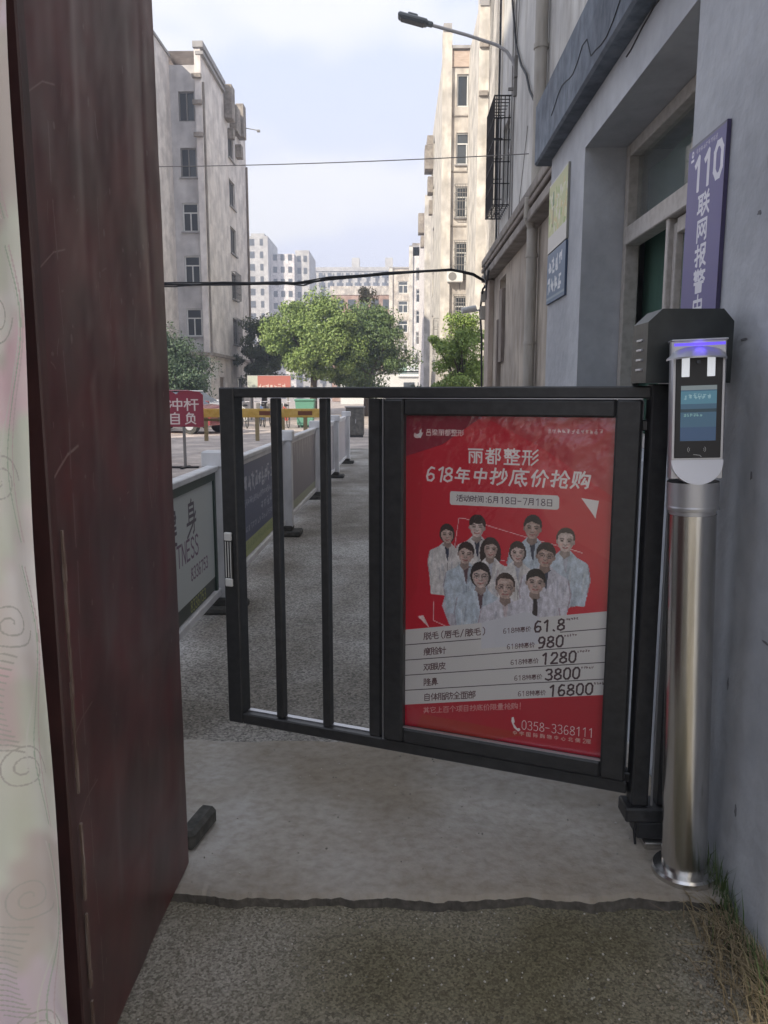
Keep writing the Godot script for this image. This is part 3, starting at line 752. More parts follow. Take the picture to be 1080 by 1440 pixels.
# ------------------------------------------------------------------ plastered building behind the gatehouse (right)
func side_building() -> void:
	var t := thing("side_building", "grey-white plastered building with a beige ground floor and double cornice behind the gatehouse", "building", Vector3(1.4, -0.06, -4.9))
	# ground floor
	var p := MB.new()
	p.wall(Vector3(0, 0, -7.25), Vector3(0, 0, 1), 7.25, 3.05, [Rect2(1.08, 2.0, 0.62, 0.95)], 0.12)
	p.box(Vector3(3.0, 1.525, -7.15), Vector3(5.99, 3.05, 0.199))
	part("ground_floor_wall", p, M.podium, t)
	var pier := MB.new()
	pier.box(Vector3(-0.04, 1.525, -7.05), Vector3(0.08, 3.05, 0.5), 0.008)
	part("pier", pier, mottle(lin(0.42, 0.34, 0.28), lin(0.52, 0.44, 0.37), lin(0.58, 0.5, 0.43), 0.02, Vector3(0.8, 0.3, 0.8), 0.9, 0.1, 93, 0.1, 256, 5), t)
	bxp("dark_board", Vector3(-0.02, 2.3, -5.72), Vector3(0.05, 0.95, 0.3), M.darkstone, t)
	bxp("pipe_chase", Vector3(-0.03, 1.2, -5.95), Vector3(0.06, 2.4, 0.12), M.darkstone, t)
	var c := MB.new()
	c.box(Vector3(2.93, 3.12, -3.62), Vector3(6.14, 0.1, 7.35), 0.01)
	part("cornice", c, M.cornice, t)
	c = MB.new()
	c.box(Vector3(2.97, 3.24, -3.62), Vector3(6.22, 0.06, 7.43), 0.01)
	part("cornice", c, M.darkstone, t)
	c = MB.new()
	c.box(Vector3(2.95, 3.34, -3.62), Vector3(6.18, 0.1, 7.39), 0.01)
	part("cornice", c, M.cornice, t)
	# upper storeys
	var u := MB.new()
	u.wall(Vector3(0, 3.39, -6.45), Vector3(0, 0, 1), 8.45, 15.0, [Rect2(0.3, 0.5, 0.66, 1.0), Rect2(0.3, 3.3, 0.66, 1.2)], 0.15)
	u.quad(Vector3(0, 3.39, -6.45), Vector3(6, 3.39, -6.45), Vector3(6, 18.39, -6.45), Vector3(0, 18.39, -6.45), Vector3(0, 0, -1))
	u.quad(Vector3(0, 18.39, -6.45), Vector3(6, 18.39, -6.45), Vector3(6, 18.39, 2.0), Vector3(0, 18.39, 2.0), Vector3.UP)
	u.quad(Vector3(0, 3.39, 2.0), Vector3(6, 3.39, 2.0), Vector3(6, 18.39, 2.0), Vector3(0, 18.39, 2.0), Vector3(0, 0, 1))
	part("upper_wall", u, M.plaster, t)
	for y in [3.9, 6.7]:
		var h := 0.99 if y < 5.0 else 1.19
		var f := MB.new()
		frame_bars(f, Vector3(0.1, y + 0.005, -6.145), Vector3(0, 0, 1), 0.65, h, 0.05)
		var wn := part("window", f, M.winframe, t)
		bxp("pane", Vector3(0.135, y + h / 2, -5.82), Vector3(0.008, h, 0.65), M.glass1, wn, 0.0)
	# burglar cage in front of the window
	var cage := MB.new()
	var cx := -0.21
	for i in 8:
		var z := -5.42 - 0.8 * i / 7.0
		cage.box(Vector3(cx, 4.42, z), Vector3(0.012, 1.3, 0.012))
		cage.box(Vector3(cx * 0.5, 3.775, z), Vector3(0.21, 0.01, 0.01))
		cage.box(Vector3(cx * 0.5, 5.065, z), Vector3(0.21, 0.01, 0.01))
	for i in 6:
		var y := 3.77 + 1.3 * i / 5.0
		cage.box(Vector3(cx, y, -5.82), Vector3(0.014, 0.014, 0.81))
		for z in [-5.42, -6.22]: cage.box(Vector3(cx * 0.5, y, z), Vector3(0.21, 0.012, 0.012))
	for i in 4:
		for z in [-5.42, -6.22]: cage.box(Vector3(cx * (i + 0.5) / 4.0, 4.42, z), Vector3(0.012, 1.3, 0.012))
		cage.box(Vector3(cx * (i + 0.5) / 4.0, 3.77, -5.82), Vector3(0.01, 0.01, 0.8))
	part("window_cage", cage, flat(lin(0.05, 0.045, 0.045), 0.7), t)
	var corner := MB.new()
	corner.box(Vector3(0.01, 10.9, -6.4), Vector3(0.06, 15.0, 0.08), 0.005)
	part("corner_strip", corner, M.creamlight, t)
	# downpipes
	var d := MB.new()
	d.cyl(Vector3(-0.07, 0.0, -3.15), Vector3(-0.07, 3.02, -3.15), 0.055, 0.055, 16)
	for y in [0.7, 1.9, 2.75]: d.cyl(Vector3(-0.07, y, -3.15), Vector3(-0.07, y + 0.03, -3.15), 0.062, 0.062, 16)
	d.tube([Vector3(-0.07, 3.0, -3.15), Vector3(-0.13, 3.12, -3.1), Vector3(-0.13, 3.3, -3.05)], 0.04, 10)
	part("downpipe", d, M.pipe, t)
	d = MB.new()
	d.cyl(Vector3(-0.07, 3.4, -2.95), Vector3(-0.07, 18.0, -2.95), 0.06, 0.06, 16)
	for y in [4.6, 6.4]: d.cyl(Vector3(-0.07, y, -2.95), Vector3(-0.07, y + 0.04, -2.95), 0.07, 0.07, 16)
	part("downpipe", d, M.pipe, t)
	# conduits and loose wiring on the plaster
	var q := MB.new()
	for z in [-5.1, -5.3]: q.tube([Vector3(-0.012, 3.42, z), Vector3(-0.012, 8.0, z)], 0.007, 5)
	part("conduit", q, M.oldframe, t)
	var k := MB.new()
	k.box(Vector3(-0.09, 2.86, -7.22), Vector3(0.12, 0.16, 0.1), 0.006)
	part("junction_box", k, flat(lin(0.36, 0.34, 0.3), 0.6), t)
	bxp("junction_box", Vector3(-0.1, 2.62, -7.24), Vector3(0.1, 0.2, 0.09), flat(lin(0.36, 0.34, 0.3), 0.6), t, 0.006)

func frame_bars(mb: MB, o: Vector3, r: Vector3, w: float, h: float, b: float, style := 1, dep := 0.05) -> void:
	# window frame seen from outside, origin bottom left, outer face dep in front of o
	var nn := r.cross(Vector3.UP)
	var bs := Basis(r, Vector3.UP, nn)
	var B := func(x: float, y: float, sx: float, sy: float) -> void:
		mb.box(o + r * x + Vector3.UP * y + nn * dep * 0.5, Vector3(sx, sy, dep), 0.0, bs)
	B.call(b / 2, h / 2, b, h)
	B.call(w - b / 2, h / 2, b, h)
	B.call(w / 2, b / 2, w - 2 * b, b * 0.98)
	B.call(w / 2, h - b / 2, w - 2 * b, b * 0.98)
	if style == 1:
		B.call(w / 2, h * 0.66, w - 2 * b, b * 0.9)
		B.call(w / 2, h * 0.33 + b * 0.25, b * 0.9, h * 0.66 - b * 1.5)
	elif style == 2:
		B.call(w / 2, h / 2, b, h - 2 * b)
	elif style == 3:
		B.call(w * 0.33, h / 2, b, h - 2 * b)
		B.call(w * 0.67, h / 2, b, h - 2 * b)

# a window part with its pane, set in a wall hole; o is the bottom left corner of the hole on the wall face
func put_window(t: Node3D, o: Vector3, r: Vector3, w: float, h: float, inset: float, style: int, fm: Material, gm: Material, sill := true, b := 0.07) -> void:
	var nn := r.cross(Vector3.UP)
	var f := MB.new()
	frame_bars(f, o - nn * inset, r, w, h, b, style, 0.06)
	var wn := part("window", f, fm, t)
	var p := MB.new()
	var a := o - nn * (inset - 0.012)
	p.quad(a, a + r * w, a + r * w + Vector3.UP * h, a + Vector3.UP * h, nn)
	part("pane", p, gm, wn)
	if sill:
		var s := MB.new()
		s.box(o + r * w / 2 + Vector3.UP * -0.04 + nn * 0.05, Vector3(w + 0.16, 0.07, 0.12), 0.0, Basis(r, Vector3.UP, nn))
		part("sill", s, M.spandrel, wn)

func glass_pick() -> Material:
	return [M.glass0, M.glass0, M.glass1, M.glass2][rng.randi() % 4]

# security grille in front of a window hole
func grille(t: Node3D, o: Vector3, r: Vector3, w: float, h: float) -> void:
	var nn := r.cross(Vector3.UP)
	var bs := Basis(r, Vector3.UP, nn)
	var g := MB.new()
	var out := 0.25
	var n := 9
	for i in n + 1: g.box(o + r * (w * i / n) + Vector3.UP * h / 2 + nn * out, Vector3(0.025, h, 0.025), 0.0, bs)
	for i in 5:
		g.box(o + r * w / 2 + Vector3.UP * (h * i / 4.0) + nn * out, Vector3(w + 0.03, 0.03, 0.03), 0.0, bs)
		for x in [0.0, w]: g.box(o + r * x + Vector3.UP * (h * i / 4.0) + nn * out / 2, Vector3(0.03, 0.03, out), 0.0, bs)
	part("grille", g, M.oldframe, t)

# ------------------------------------------------------------------ six storey block on the left
func estate_left() -> void:
	var t := thing("apartment_block", "pale six storey apartment block with a recessed window column beside the maroon door", "building", Vector3(-10.4, -0.02, -43.4))
	var R := Vector3(1, 0, 0)
	var S := Vector3(0, 0, -1)
	var tops := [17.2, 14.37, 11.56, 8.8, 5.99]
	# recessed bay facing the gate: from x -1.75 to -0.33
	var holes := []
	for y in tops: holes.append(Rect2(0.42, y - 1.5, 0.86, 1.5))
	var w := MB.new()
	w.wall(Vector3(-1.75, 0, -0.35), R, 1.45, 18.5, holes, 0.15)
	part("recessed_wall", w, M.recess, t)
	for i in tops.size():
		put_window(t, Vector3(-1.33, tops[i] - 1.5, -0.35), R, 0.86, 1.5, 0.14, [2, 2, 1, 1, 1][i], M.winframe if i > 1 else M.oldframe, M.glass0, i > 0)
	# wing that comes forward on the left
	var g := MB.new()
	g.wall(Vector3(-1.75, 0, 2.9), S, 3.25, 18.9, [], 0.1)
	g.quad(Vector3(-1.75, 0, 2.9), Vector3(-9, 0, 2.9), Vector3(-9, 18.9, 2.9), Vector3(-1.75, 18.9, 2.9), Vector3(0, 0, 1))
	g.quad(Vector3(-1.75, 18.9, 2.9), Vector3(-9, 18.9, 2.9), Vector3(-9, 18.9, -12), Vector3(-1.75, 18.9, -12), Vector3.UP)
	part("wing_wall", g, M.pinkwall, t)
	bxp("wing_coping", Vector3(-1.78, 18.96, 1.25), Vector3(0.2, 0.14, 3.4), M.spandrel, t, 0.0)
	# corner pier and long side wall towards the road
	var side := []
	for y in tops: side.append(Rect2(6.3, y - 1.55, 1.7, 1.6))
	side.append(Rect2(2.2, 0.02, 1.3, 2.3)); side.append(Rect2(7.0, 0.8, 2.2, 1.6))
	var s := MB.new()
	s.wall(Vector3(0, 0, 0), S, 12.0, 19.2, side, 0.18)
	s.wall(Vector3(-0.33, 0, 0), R, 0.33, 19.2, [], 0.1)
	s.quad(Vector3(-0.33, 0, 0), Vector3(-0.33, 0, -0.35), Vector3(-0.33, 19.2, -0.35), Vector3(-0.33, 19.2, 0), Vector3(-1, 0, 0))
	s.quad(Vector3(0, 0, -12), Vector3(-9, 0, -12), Vector3(-9, 19.2, -12), Vector3(0, 19.2, -12), Vector3(0, 0, -1))
	s.quad(Vector3(0, 19.19, -12), Vector3(-9, 19.19, -12), Vector3(-9, 19.19, -0.35), Vector3(0, 19.19, -0.35), Vector3.UP)
	part("side_wall", s, M.pinkwall, t)
	for i in tops.size():
		put_window(t, Vector3(0, tops[i] - 1.55, -6.3), S, 1.7, 1.6, 0.16, 3, M.oldframe, M.glass0, true)
	grille(t, Vector3(0, tops[4] - 1.55, -6.3), S, 1.7, 1.6)
	grille(t, Vector3(0, tops[3] - 1.55, -6.3), S, 1.7, 1.6)
	put_window(t, Vector3(0, 0.8, -7.0), S, 2.2, 1.6, 0.16, 3, M.oldframe, M.glass1, false)
	bxp("door", Vector3(-0.12, 1.17, -2.85), Vector3(0.06, 2.28, 1.28), M.darkstone, t)
	# roof edge, stepped parapet, brackets
	bxp("parapet", Vector3(-0.1, 19.35, -2.6), Vector3(0.55, 0.3, 5.4), M.spandrel, t, 0.0)
	bxp("parapet", Vector3(-0.05, 18.95, -2.6), Vector3(0.42, 0.16, 5.3), M.spandrel, t, 0.0)
	for e in [[-5.9, 18.5, 0.9, 0.5, 1.9], [-7.6, 18.1, 1.2, 0.45, 1.5], [-9.4, 18.6, 0.8, 0.5, 2.0], [-6.6, 17.0, 0.5, 0.35, 0.6], [-8.8, 16.6, 0.6, 0.4, 0.8]]:
		bxp("roof_bracket", Vector3(0.0 + e[3] / 2, e[1], e[0]), Vector3(e[3], e[4], e[2]), M.cornice, t, 0.03)
	for e in [16.5, 14.9, 17.8]: bxp("pier_bracket", Vector3(-0.2, e, 0.1), Vector3(0.5, 0.22, 0.2), M.cornice, t, 0.02)
	bxp("ground_floor_band", Vector3(0.1, 3.52, -6.0), Vector3(0.25, 0.16, 12.2), M.cornice, t, 0.0)
	bxp("ground_floor_band", Vector3(-0.9, 3.52, 0.1), Vector3(1.7, 0.16, 0.8), M.cornice, t, 0.0)
	bxp("notice", Vector3(0.02, 2.6, -1.2), Vector3(0.03, 0.8, 0.9), M.winframe, t, 0.0)
	bxp("notice", Vector3(-0.16, 2.0, 0.02), Vector3(0.3, 0.9, 0.03), M.winframe, t, 0.0)
	var pipe := MB.new()
	pipe.cyl(Vector3(0.06, 3.6, -0.25), Vector3(0.06, 17.6, -0.25), 0.06, 0.06, 8)
	part("downpipe", pipe, M.cornice, t)
	pipe = MB.new()
	pipe.cyl(Vector3(0.08, 0, -11.8), Vector3(0.08, 16.5, -11.8), 0.07, 0.07, 8)
	part("downpipe", pipe, M.darkstone, t)
	var an := MB.new()
	an.tube([Vector3(0.2, 18.9, -11.5), Vector3(1.0, 18.75, -11.5)], 0.03, 5)
	an.box(Vector3(1.0, 18.72, -11.5), Vector3(0.2, 0.12, 0.2))
	an.tube([Vector3(-0.3, 18.5, -11.5), Vector3(0.2, 18.9, -11.5)], 0.03, 5)
	part("lamp_arm", an, M.oldframe, t)

# ------------------------------------------------------------------ blocks on the right side of the road
func estate_right() -> void:
	var R := Vector3(1, 0, 0)
	var S := Vector3(0, 0, -1)
	var t := thing("apartment_block", "cream six storey apartment block with tall pilasters and grilled windows behind the street lamp", "building", Vector3(2.2, -0.02, -42.3))
	var tops := [17.4, 14.6, 11.98, 9.2, 6.45, 3.5]
	var holes := []
	for y in tops: holes.append(Rect2(0.27, y - 1.55, 1.1, 1.55))
	var w := MB.new()
	w.wall(Vector3(0.48, 0, 0), R, 1.4, 18.55, holes, 0.16)
	part("end_wall", w, M.cream, t)
	for i in tops.size():
		put_window(t, Vector3(0.75, tops[i] - 1.55, 0), R, 1.1, 1.55, 0.14, 2 if i == 0 else 1, M.winframe, M.glass0 if i != 1 else M.glass1, i != 0)
		if i > 1: grille(t, Vector3(0.7, tops[i] - 1.6, 0), R, 1.2, 1.65)
	for y in [15.4, 12.7, 10.0, 7.3, 4.6]: bxp("string_course", Vector3(1.18, y, 0.02), Vector3(1.4, 0.06, 0.06), M.cornice, t, 0.0)
	bxp("brick_frieze", Vector3(1.18, 18.1, 0.03), Vector3(1.4, 0.75, 0.08), mottle(lin(0.38, 0.3, 0.25), lin(0.46, 0.37, 0.31), lin(0.52, 0.43, 0.37), 0.02, Vector3(0.4, 2.0, 0.4), 0.9, 0.0, 94, 0.0, 256, 4), t, 0.0)
	bxp("roof_edge", Vector3(1.18, 18.62, -0.1), Vector3(1.45, 0.14, 0.6), M.spandrel, t, 0.0)
	# left pilaster and road side wall
	bxp("pilaster", Vector3(0.24, 9.7, -0.1), Vector3(0.48, 19.4, 0.6), M.creamlight, t, 0.0)
	bxp("pilaster_cap", Vector3(0.24, 19.5, -0.1), Vector3(0.42, 0.4, 0.66), M.spandrel, t, 0.0)
	var sh := []
	for y in tops: sh.append(Rect2(3.4, y - 1.6, 1.6, 1.6))
	var s := MB.new()
	# this wall looks to -x, so right (from outside) runs towards +z
	s.wall(Vector3(0.05, 0, -14.4), Vector3(0, 0, 1), 14.0, 18.4, sh, 0.16)
	s.quad(Vector3(0.05, 18.4, -0.4), Vector3(10, 18.4, -0.4), Vector3(10, 18.4, -14.4), Vector3(0.05, 18.4, -14.4), Vector3.UP)
	part("road_side_wall", s, M.creamlight, t)
	for i in tops.size():
		var f := MB.new()
		f.box(Vector3(0.12, tops[i] - 0.8, -10.2), Vector3(0.06, 1.6, 1.58))
		part("window", f, M.glass0, t)
	for e in [[16.6, -11.8, 0.55, 1.5, 1.4], [14.9, -11.6, 0.35, 1.0, 1.0], [17.7, -12.2, 0.4, 0.6, 1.8], [13.6, -11.9, 0.25, 0.9, 0.5]]:
		bxp("roof_bracket", Vector3(0.05 - e[2] / 2, e[0], e[1]), Vector3(e[2], e[3], e[4]), M.cornice, t, 0.03)
	for e in [[4.2, 0.4, 1.9]]:
		grille(t, Vector3(0.05, e[0] - 0.6, -3.6), Vector3(0, 0, 1), 1.6, 1.9)
	# forward bay with two steps
	bxp("bay", Vector3(1.57, 9.15, 2.6), Vector3(0.46, 18.3, 5.19), M.creamlight, t, 0.0)
	bxp("bay_cap", Vector3(1.57, 18.4, 5.0), Vector3(0.4, 0.36, 0.5), M.spandrel, t, 0.0)
	for y in [16.6, 14.6]: bxp("pier_bracket", Vector3(1.57, y, 5.25), Vector3(0.4, 0.22, 0.16), M.cornice, t, 0.02)
	bxp("bay", Vector3(5.95, 11.0, 4.2), Vector3(8.3, 22.0, 9.2), M.creamlight, t, 0.0)
	bxp("bay_corner", Vector3(1.9, 11.0, 7.0), Vector3(0.2, 22.0, 3.6), M.creamlight, t, 0.0)
	# things on the end wall
	var ac := thing("air_conditioner", "white outdoor air conditioner unit under a grilled window of the cream block", "air conditioner", Vector3(2.95, 7.1, -42.3))
	bxp("casing", Vector3(0, 0.28, 0.33), Vector3(0.82, 0.56, 0.3), M.winframe, ac, 0.02)
	var fan := MB.new()
	fan.cyl(Vector3(-0.14, 0.28, 0.48), Vector3(-0.14, 0.28, 0.5), 0.21, 0.21, 18)
	part("fan_grille", fan, M.oldframe, ac)
	var br := MB.new()
	for x in [-0.28, 0.28]:
		br.box(Vector3(x, -0.02, 0.24), Vector3(0.05, 0.05, 0.5))
		br.box(Vector3(x, -0.18, 0.02), Vector3(0.05, 0.36, 0.05))
	part("bracket", br, M.oldframe, ac)
	var dish := thing("satellite_dish", "small white satellite dish below a blue window of the cream block", "satellite dish", Vector3(3.78, 12.7, -42.3))
	var dm := MB.new()
	dm.cyl(Vector3(0, 0, 0.3), Vector3(-0.05, 0.03, 0.4), 0.12, 0.28, 16, false)
	dm.cyl(Vector3(0, 0, 0.29), Vector3(0, 0, 0.3), 0.12, 0.12, 16)
	part("reflector", dm, M.winframe, dish)
	var da := MB.new()
	da.tube([Vector3(0, -0.15, -0.02), Vector3(0, -0.1, 0.2), Vector3(0, 0, 0.3)], 0.025, 6)
	part("bracket", da, M.oldframe, dish)
	# next block further down the road
	var c := thing("apartment_block", "narrow cream apartment block with a jagged roof bracket further down the road", "building", Vector3(2.15, -0.02, -67.0))
	var cw := MB.new()
	cw.box(Vector3(4.0, 8.2, -8.0), Vector3(8.0, 16.4, 16.0))
	part("wall", cw, M.pinkwall, c)
	bxp("pilaster", Vector3(0.3, 8.7, 0.2), Vector3(0.6, 17.4, 0.5), M.creamlight, c, 0.0)
	bxp("pilaster", Vector3(1.0, 8.4, 0.15), Vector3(0.4, 16.8, 0.4), M.spandrel, c, 0.0)
	for e in [[15.5, -1.5, 0.5, 1.6, 1.2], [14.0, -1.2, 0.3, 0.9, 0.8]]:
		bxp("roof_bracket", Vector3(-e[2] / 2, e[0], e[1]), Vector3(e[2], e[3], e[4]), M.cornice, c, 0.03)
	for i in 5: bxp("window", Vector3(0.98, 3.2 + i * 2.7, 0.36), Vector3(0.3, 1.5, 0.04), M.glass0, c, 0.0)
	# two blocks closing the view
	var spec := [
		["pinkish apartment block with a raised roof room closing the end of the road", Vector3(1.5, -0.02, -105), 9.0, 20.2, 0.8, 1.4, 2.72, 17.6, M.pinkwall],
		["low cream apartment block between the big tree and the pinkish block", Vector3(-1.2, -0.02, -112), 2.8, 18.6, 1.15, 1.4, 2.68, 16.9, M.cream]]
	for q in spec:
		var d := thing("apartment_block", q[0], "building", q[1])
		var hs := []
		var cols := 3 if q[2] > 5.0 else 1
		for k in cols:
			for i in 6: hs.append(Rect2(q[4] + k * 2.7, q[7] - 1.7 - i * q[6], q[5], 1.7))
		var dw := MB.new()
		dw.wall(Vector3.ZERO, R, q[2], q[3], hs, 0.2)
		dw.quad(Vector3(0, 0, 0), Vector3(0, 0, -12), Vector3(0, q[3], -12), Vector3(0, q[3], 0), Vector3(-1, 0, 0))
		dw.quad(Vector3(0, q[3], 0), Vector3(q[2], q[3], 0), Vector3(q[2], q[3], -12), Vector3(0, q[3], -12), Vector3.UP)
		dw.quad(Vector3(q[2], 0, 0), Vector3(q[2], 0, -12), Vector3(q[2], q[3], -12), Vector3(q[2], q[3], 0), Vector3(1, 0, 0))
		part("wall", dw, q[8], d)
		for hq in hs: put_window(d, Vector3(hq.position.x, hq.position.y, 0), R, hq.size.x, hq.size.y, 0.18, 1, M.winframe, glass_pick(), false, 0.12)
		if q[2] > 5.0: bxp("roof_room", Vector3(1.4, q[3] - 0.3, -1.0), Vector3(2.2, 1.6, 2.0), M.cornice, d, 0.0)
		bxp("roof_edge", Vector3(q[2] / 2, q[3] + 0.08, 0.0), Vector3(q[2] + 0.2, 0.2, 0.3), M.spandrel, d, 0.0)
		bxp("pilaster", Vector3(0.12, q[3] / 2, 0.12), Vector3(0.5, q[3], 0.24), M.creamlight, d, 0.0)

# ------------------------------------------------------------------ far town
func grid_windows(mb: MB, o: Vector3, r: Vector3, nx: int, ny: int, dx: float, dy: float, w: float, h: float) -> void:
	var nn := r.cross(Vector3.UP)
	var bs := Basis(r, Vector3.UP, nn)
	for i in nx:
		for j in ny:
			mb.box(o + r * (dx * (i + 0.5)) + Vector3.UP * (dy * (j + 0.5)) + nn * 0.03, Vector3(w, h, 0.1), 0.0, bs)

func far_town() -> void:
	var R := Vector3(1, 0, 0)
	var t := thing("long_apartment_slab", "long pale grey high apartment slab in the haze behind the trees", "building", Vector3(-46, 0, -250))
	bxp("wall", Vector3(24, 19.5, -6), Vector3(48, 39, 12), M.towerwall, t, 0.0)
	for i in 17: bxp("balcony_stack", Vector3(1.4 + i * 2.82, 19.2, 0.5), Vector3(1.5, 38.4, 1.0), M.towerwall, t, 0.0)
	bxp("parapet", Vector3(24, 39.6, -5.9), Vector3(48.4, 1.2, 12.6), M.towerwall, t, 0.0)
	for x in [4.0, 18.0, 32.5, 43.0]: bxp("roof_room", Vector3(x, 41.8, -4), Vector3(2.4, 3.2, 4), M.towerwall, t, 0.0)
	var w := MB.new()
	grid_windows(w, Vector3(0.6, 0.8, 1.0), R, 17, 13, 2.82, 2.95, 1.2, 1.5)
	grid_windows(w, Vector3(2.0, 0.8, 0.0), R, 16, 13, 2.82, 2.95, 0.9, 1.5)
	part("windows", w, flat(lin(0.12, 0.13, 0.15), 0.2), t).set_meta("kind", "stuff")
	var q := thing("tower_block", "grey apartment tower with a stepped roof rising behind the left block", "building", Vector3(-39, 0, -200))
	bxp("wall", Vector3(3.2, 20, -8), Vector3(6.4, 40, 16), M.towerwall, q, 0.0)
	bxp("wall", Vector3(9.4, 18.2, -12), Vector3(6.0, 36.4, 16), M.pinkwall, q, 0.0)
	bxp("wall", Vector3(14.2, 18.8, -14), Vector3(3.6, 37.6, 16), M.towerwall, q, 0.0)
	bxp("roof_room", Vector3(3.4, 40.6, -6), Vector3(3.4, 1.2, 6), M.towerwall, q, 0.0)
	w = MB.new()
	grid_windows(w, Vector3(1.6, 1, 0), R, 1, 13, 1.6, 3.0, 1.3, 1.6)
	grid_windows(w, Vector3(4.2, 1, 0), R, 1, 13, 1.2, 3.0, 0.8, 1.6)
	grid_windows(w, Vector3(6.6, 1, -4), R, 3, 12, 1.9, 3.0, 1.0, 1.5)
	grid_windows(w, Vector3(12.6, 1, -6), R, 2, 12, 1.6, 3.0, 0.9, 1.5)
	part("windows", w, flat(lin(0.09, 0.095, 0.1), 0.2), q).set_meta("kind", "stuff")
	var b := thing("brick_building", "low reddish brick building with a pale roof band above the big tree", "building", Vector3(-11, 0, -130))
	bxp("wall", Vector3(5, 8.6, -5), Vector3(10, 17.2, 10), M.brick, b, 0.0)
	bxp("roof_band", Vector3(5, 17.9, -5), Vector3(10.3, 1.4, 10.3), M.cream, b, 0.0)
	w = MB.new()
	grid_windows(w, Vector3(0.5, 0.6, 0), R, 5, 6, 1.9, 2.75, 1.2, 1.5)
	part("windows", w, M.glass1, b).set_meta("kind", "stuff")
	# shop row at the end of the road
	var s := thing("shop_row", "low white shop building with a pale lettered sign band at the road end", "building", Vector3(-7, 0, -95))
	bxp("wall", Vector3(5.6, 1.9, -3), Vector3(11.2, 3.8, 6), M.winframe, s, 0.0)
	var im := blank(512, 72, Color(0.86, 0.87, 0.87))
	im.fill_rect(Rect2i(0, 52, 512, 6), Color(0.45, 0.5, 0.5))
	im.fill_rect(Rect2i(0, 0, 130, 52), Color(0.55, 0.66, 0.6))
	scribble(im, Rect2(160, 8, 320, 38), 40, 5, Color(0.45, 0.48, 0.5), 4)
	var sb := MB.new()
	sb.quad(Vector3(7.0, 3.35, 0.3), Vector3(11.1, 3.35, 0.3), Vector3(11.1, 4.8, 0.3), Vector3(7.0, 4.8, 0.3), Vector3(0, 0, 1))
	part("sign_band", sb, print_mat(im, 0.6), s)
	bxp("sign_box", Vector3(9.05, 4.07, 0.14), Vector3(4.2, 1.5, 0.3), M.winframe, s, 0.0)
	for x in [1.2, 3.4, 8.3, 10.0]: bxp("shop_window", Vector3(x, 1.9, 0.03), Vector3(1.3, 1.5, 0.1), M.glass1, s, 0.0)
	bxp("roof", Vector3(5.6, 3.9, -3), Vector3(11.6, 0.2, 6.6), M.spandrel, s, 0.0)

# unseen tall block added on the left, behind the maroon door, to shade the gate
func shade_house() -> void:
	var t := thing("apartment_block", "unseen cream apartment block added left of the entrance to shade the gate", "building", Vector3(-15.0, -0.02, -2.2))
	var w := MB.new()
	var hs := []
	for i in 7:
		for k in 5: hs.append(Rect2(1.6 + k * 3.7, 0.9 + i * 2.85, 1.8, 1.5))
	# faces the road (+x): seen from outside, right runs towards -z
	w.wall(Vector3(0, 0, 20), Vector3(0, 0, -1), 20, 21.0, hs, 0.2)
	w.box(Vector3(-5.1, 10.5, 10), Vector3(9.6, 21.0, 20))
	part("wall", w, M.creamlight, t)
	for q in hs: put_window(t, Vector3(0, q.position.y, 20 - q.position.x), Vector3(0, 0, -1), 1.8, 1.5, 0.18, 2, M.winframe, M.glass0, false)

# ------------------------------------------------------------------ trees
func leaf_mat() -> StandardMaterial3D:
	var m := StandardMaterial3D.new()
	m.vertex_color_use_as_albedo = true
	m.roughness = 0.6
	m.cull_mode = BaseMaterial3D.CULL_DISABLED
	m.backlight_enabled = true
	m.backlight = Color(0.24, 0.32, 0.08)
	return m

func crown(centres: Array, per: int, leaf: float, c0: Color, c1: Color, droop := 0.3) -> MB:
	var mb := MB.new()
	for e in centres:
		var c: Vector3 = e[0]
		var r: Vector3 = e[1]
		for i in per:
			var d := Vector3(rng.randfn(), rng.randfn(), rng.randfn()).normalized()
			var p := c + d * r * pow(rng.randf(), 0.42)
			var nn := (d + Vector3(rng.randfn(), rng.randfn() + 0.6, rng.randfn()) * 0.7).normalized()
			var a := nn.cross(Vector3(rng.randfn(), rng.randfn() - droop * 3.0, rng.randfn())).normalized()
			var b := nn.cross(a)
			var s := leaf * rng.randf_range(0.6, 1.35)
			var k := mb.v.size()
			var col := c0.lerp(c1, rng.randf())
			mb.v.append(p - b * s); mb.v.append(p + a * s * 0.45); mb.v.append(p + b * s); mb.v.append(p - a * s * 0.45)
			for j in 4:
				mb.n.append(nn)
				mb.uv.append(Vector2.ZERO)
				mb.col.append(col)
			mb.ix.append_array(PackedInt32Array([k, k + 2, k + 1, k, k + 3, k + 2]))
	return mb

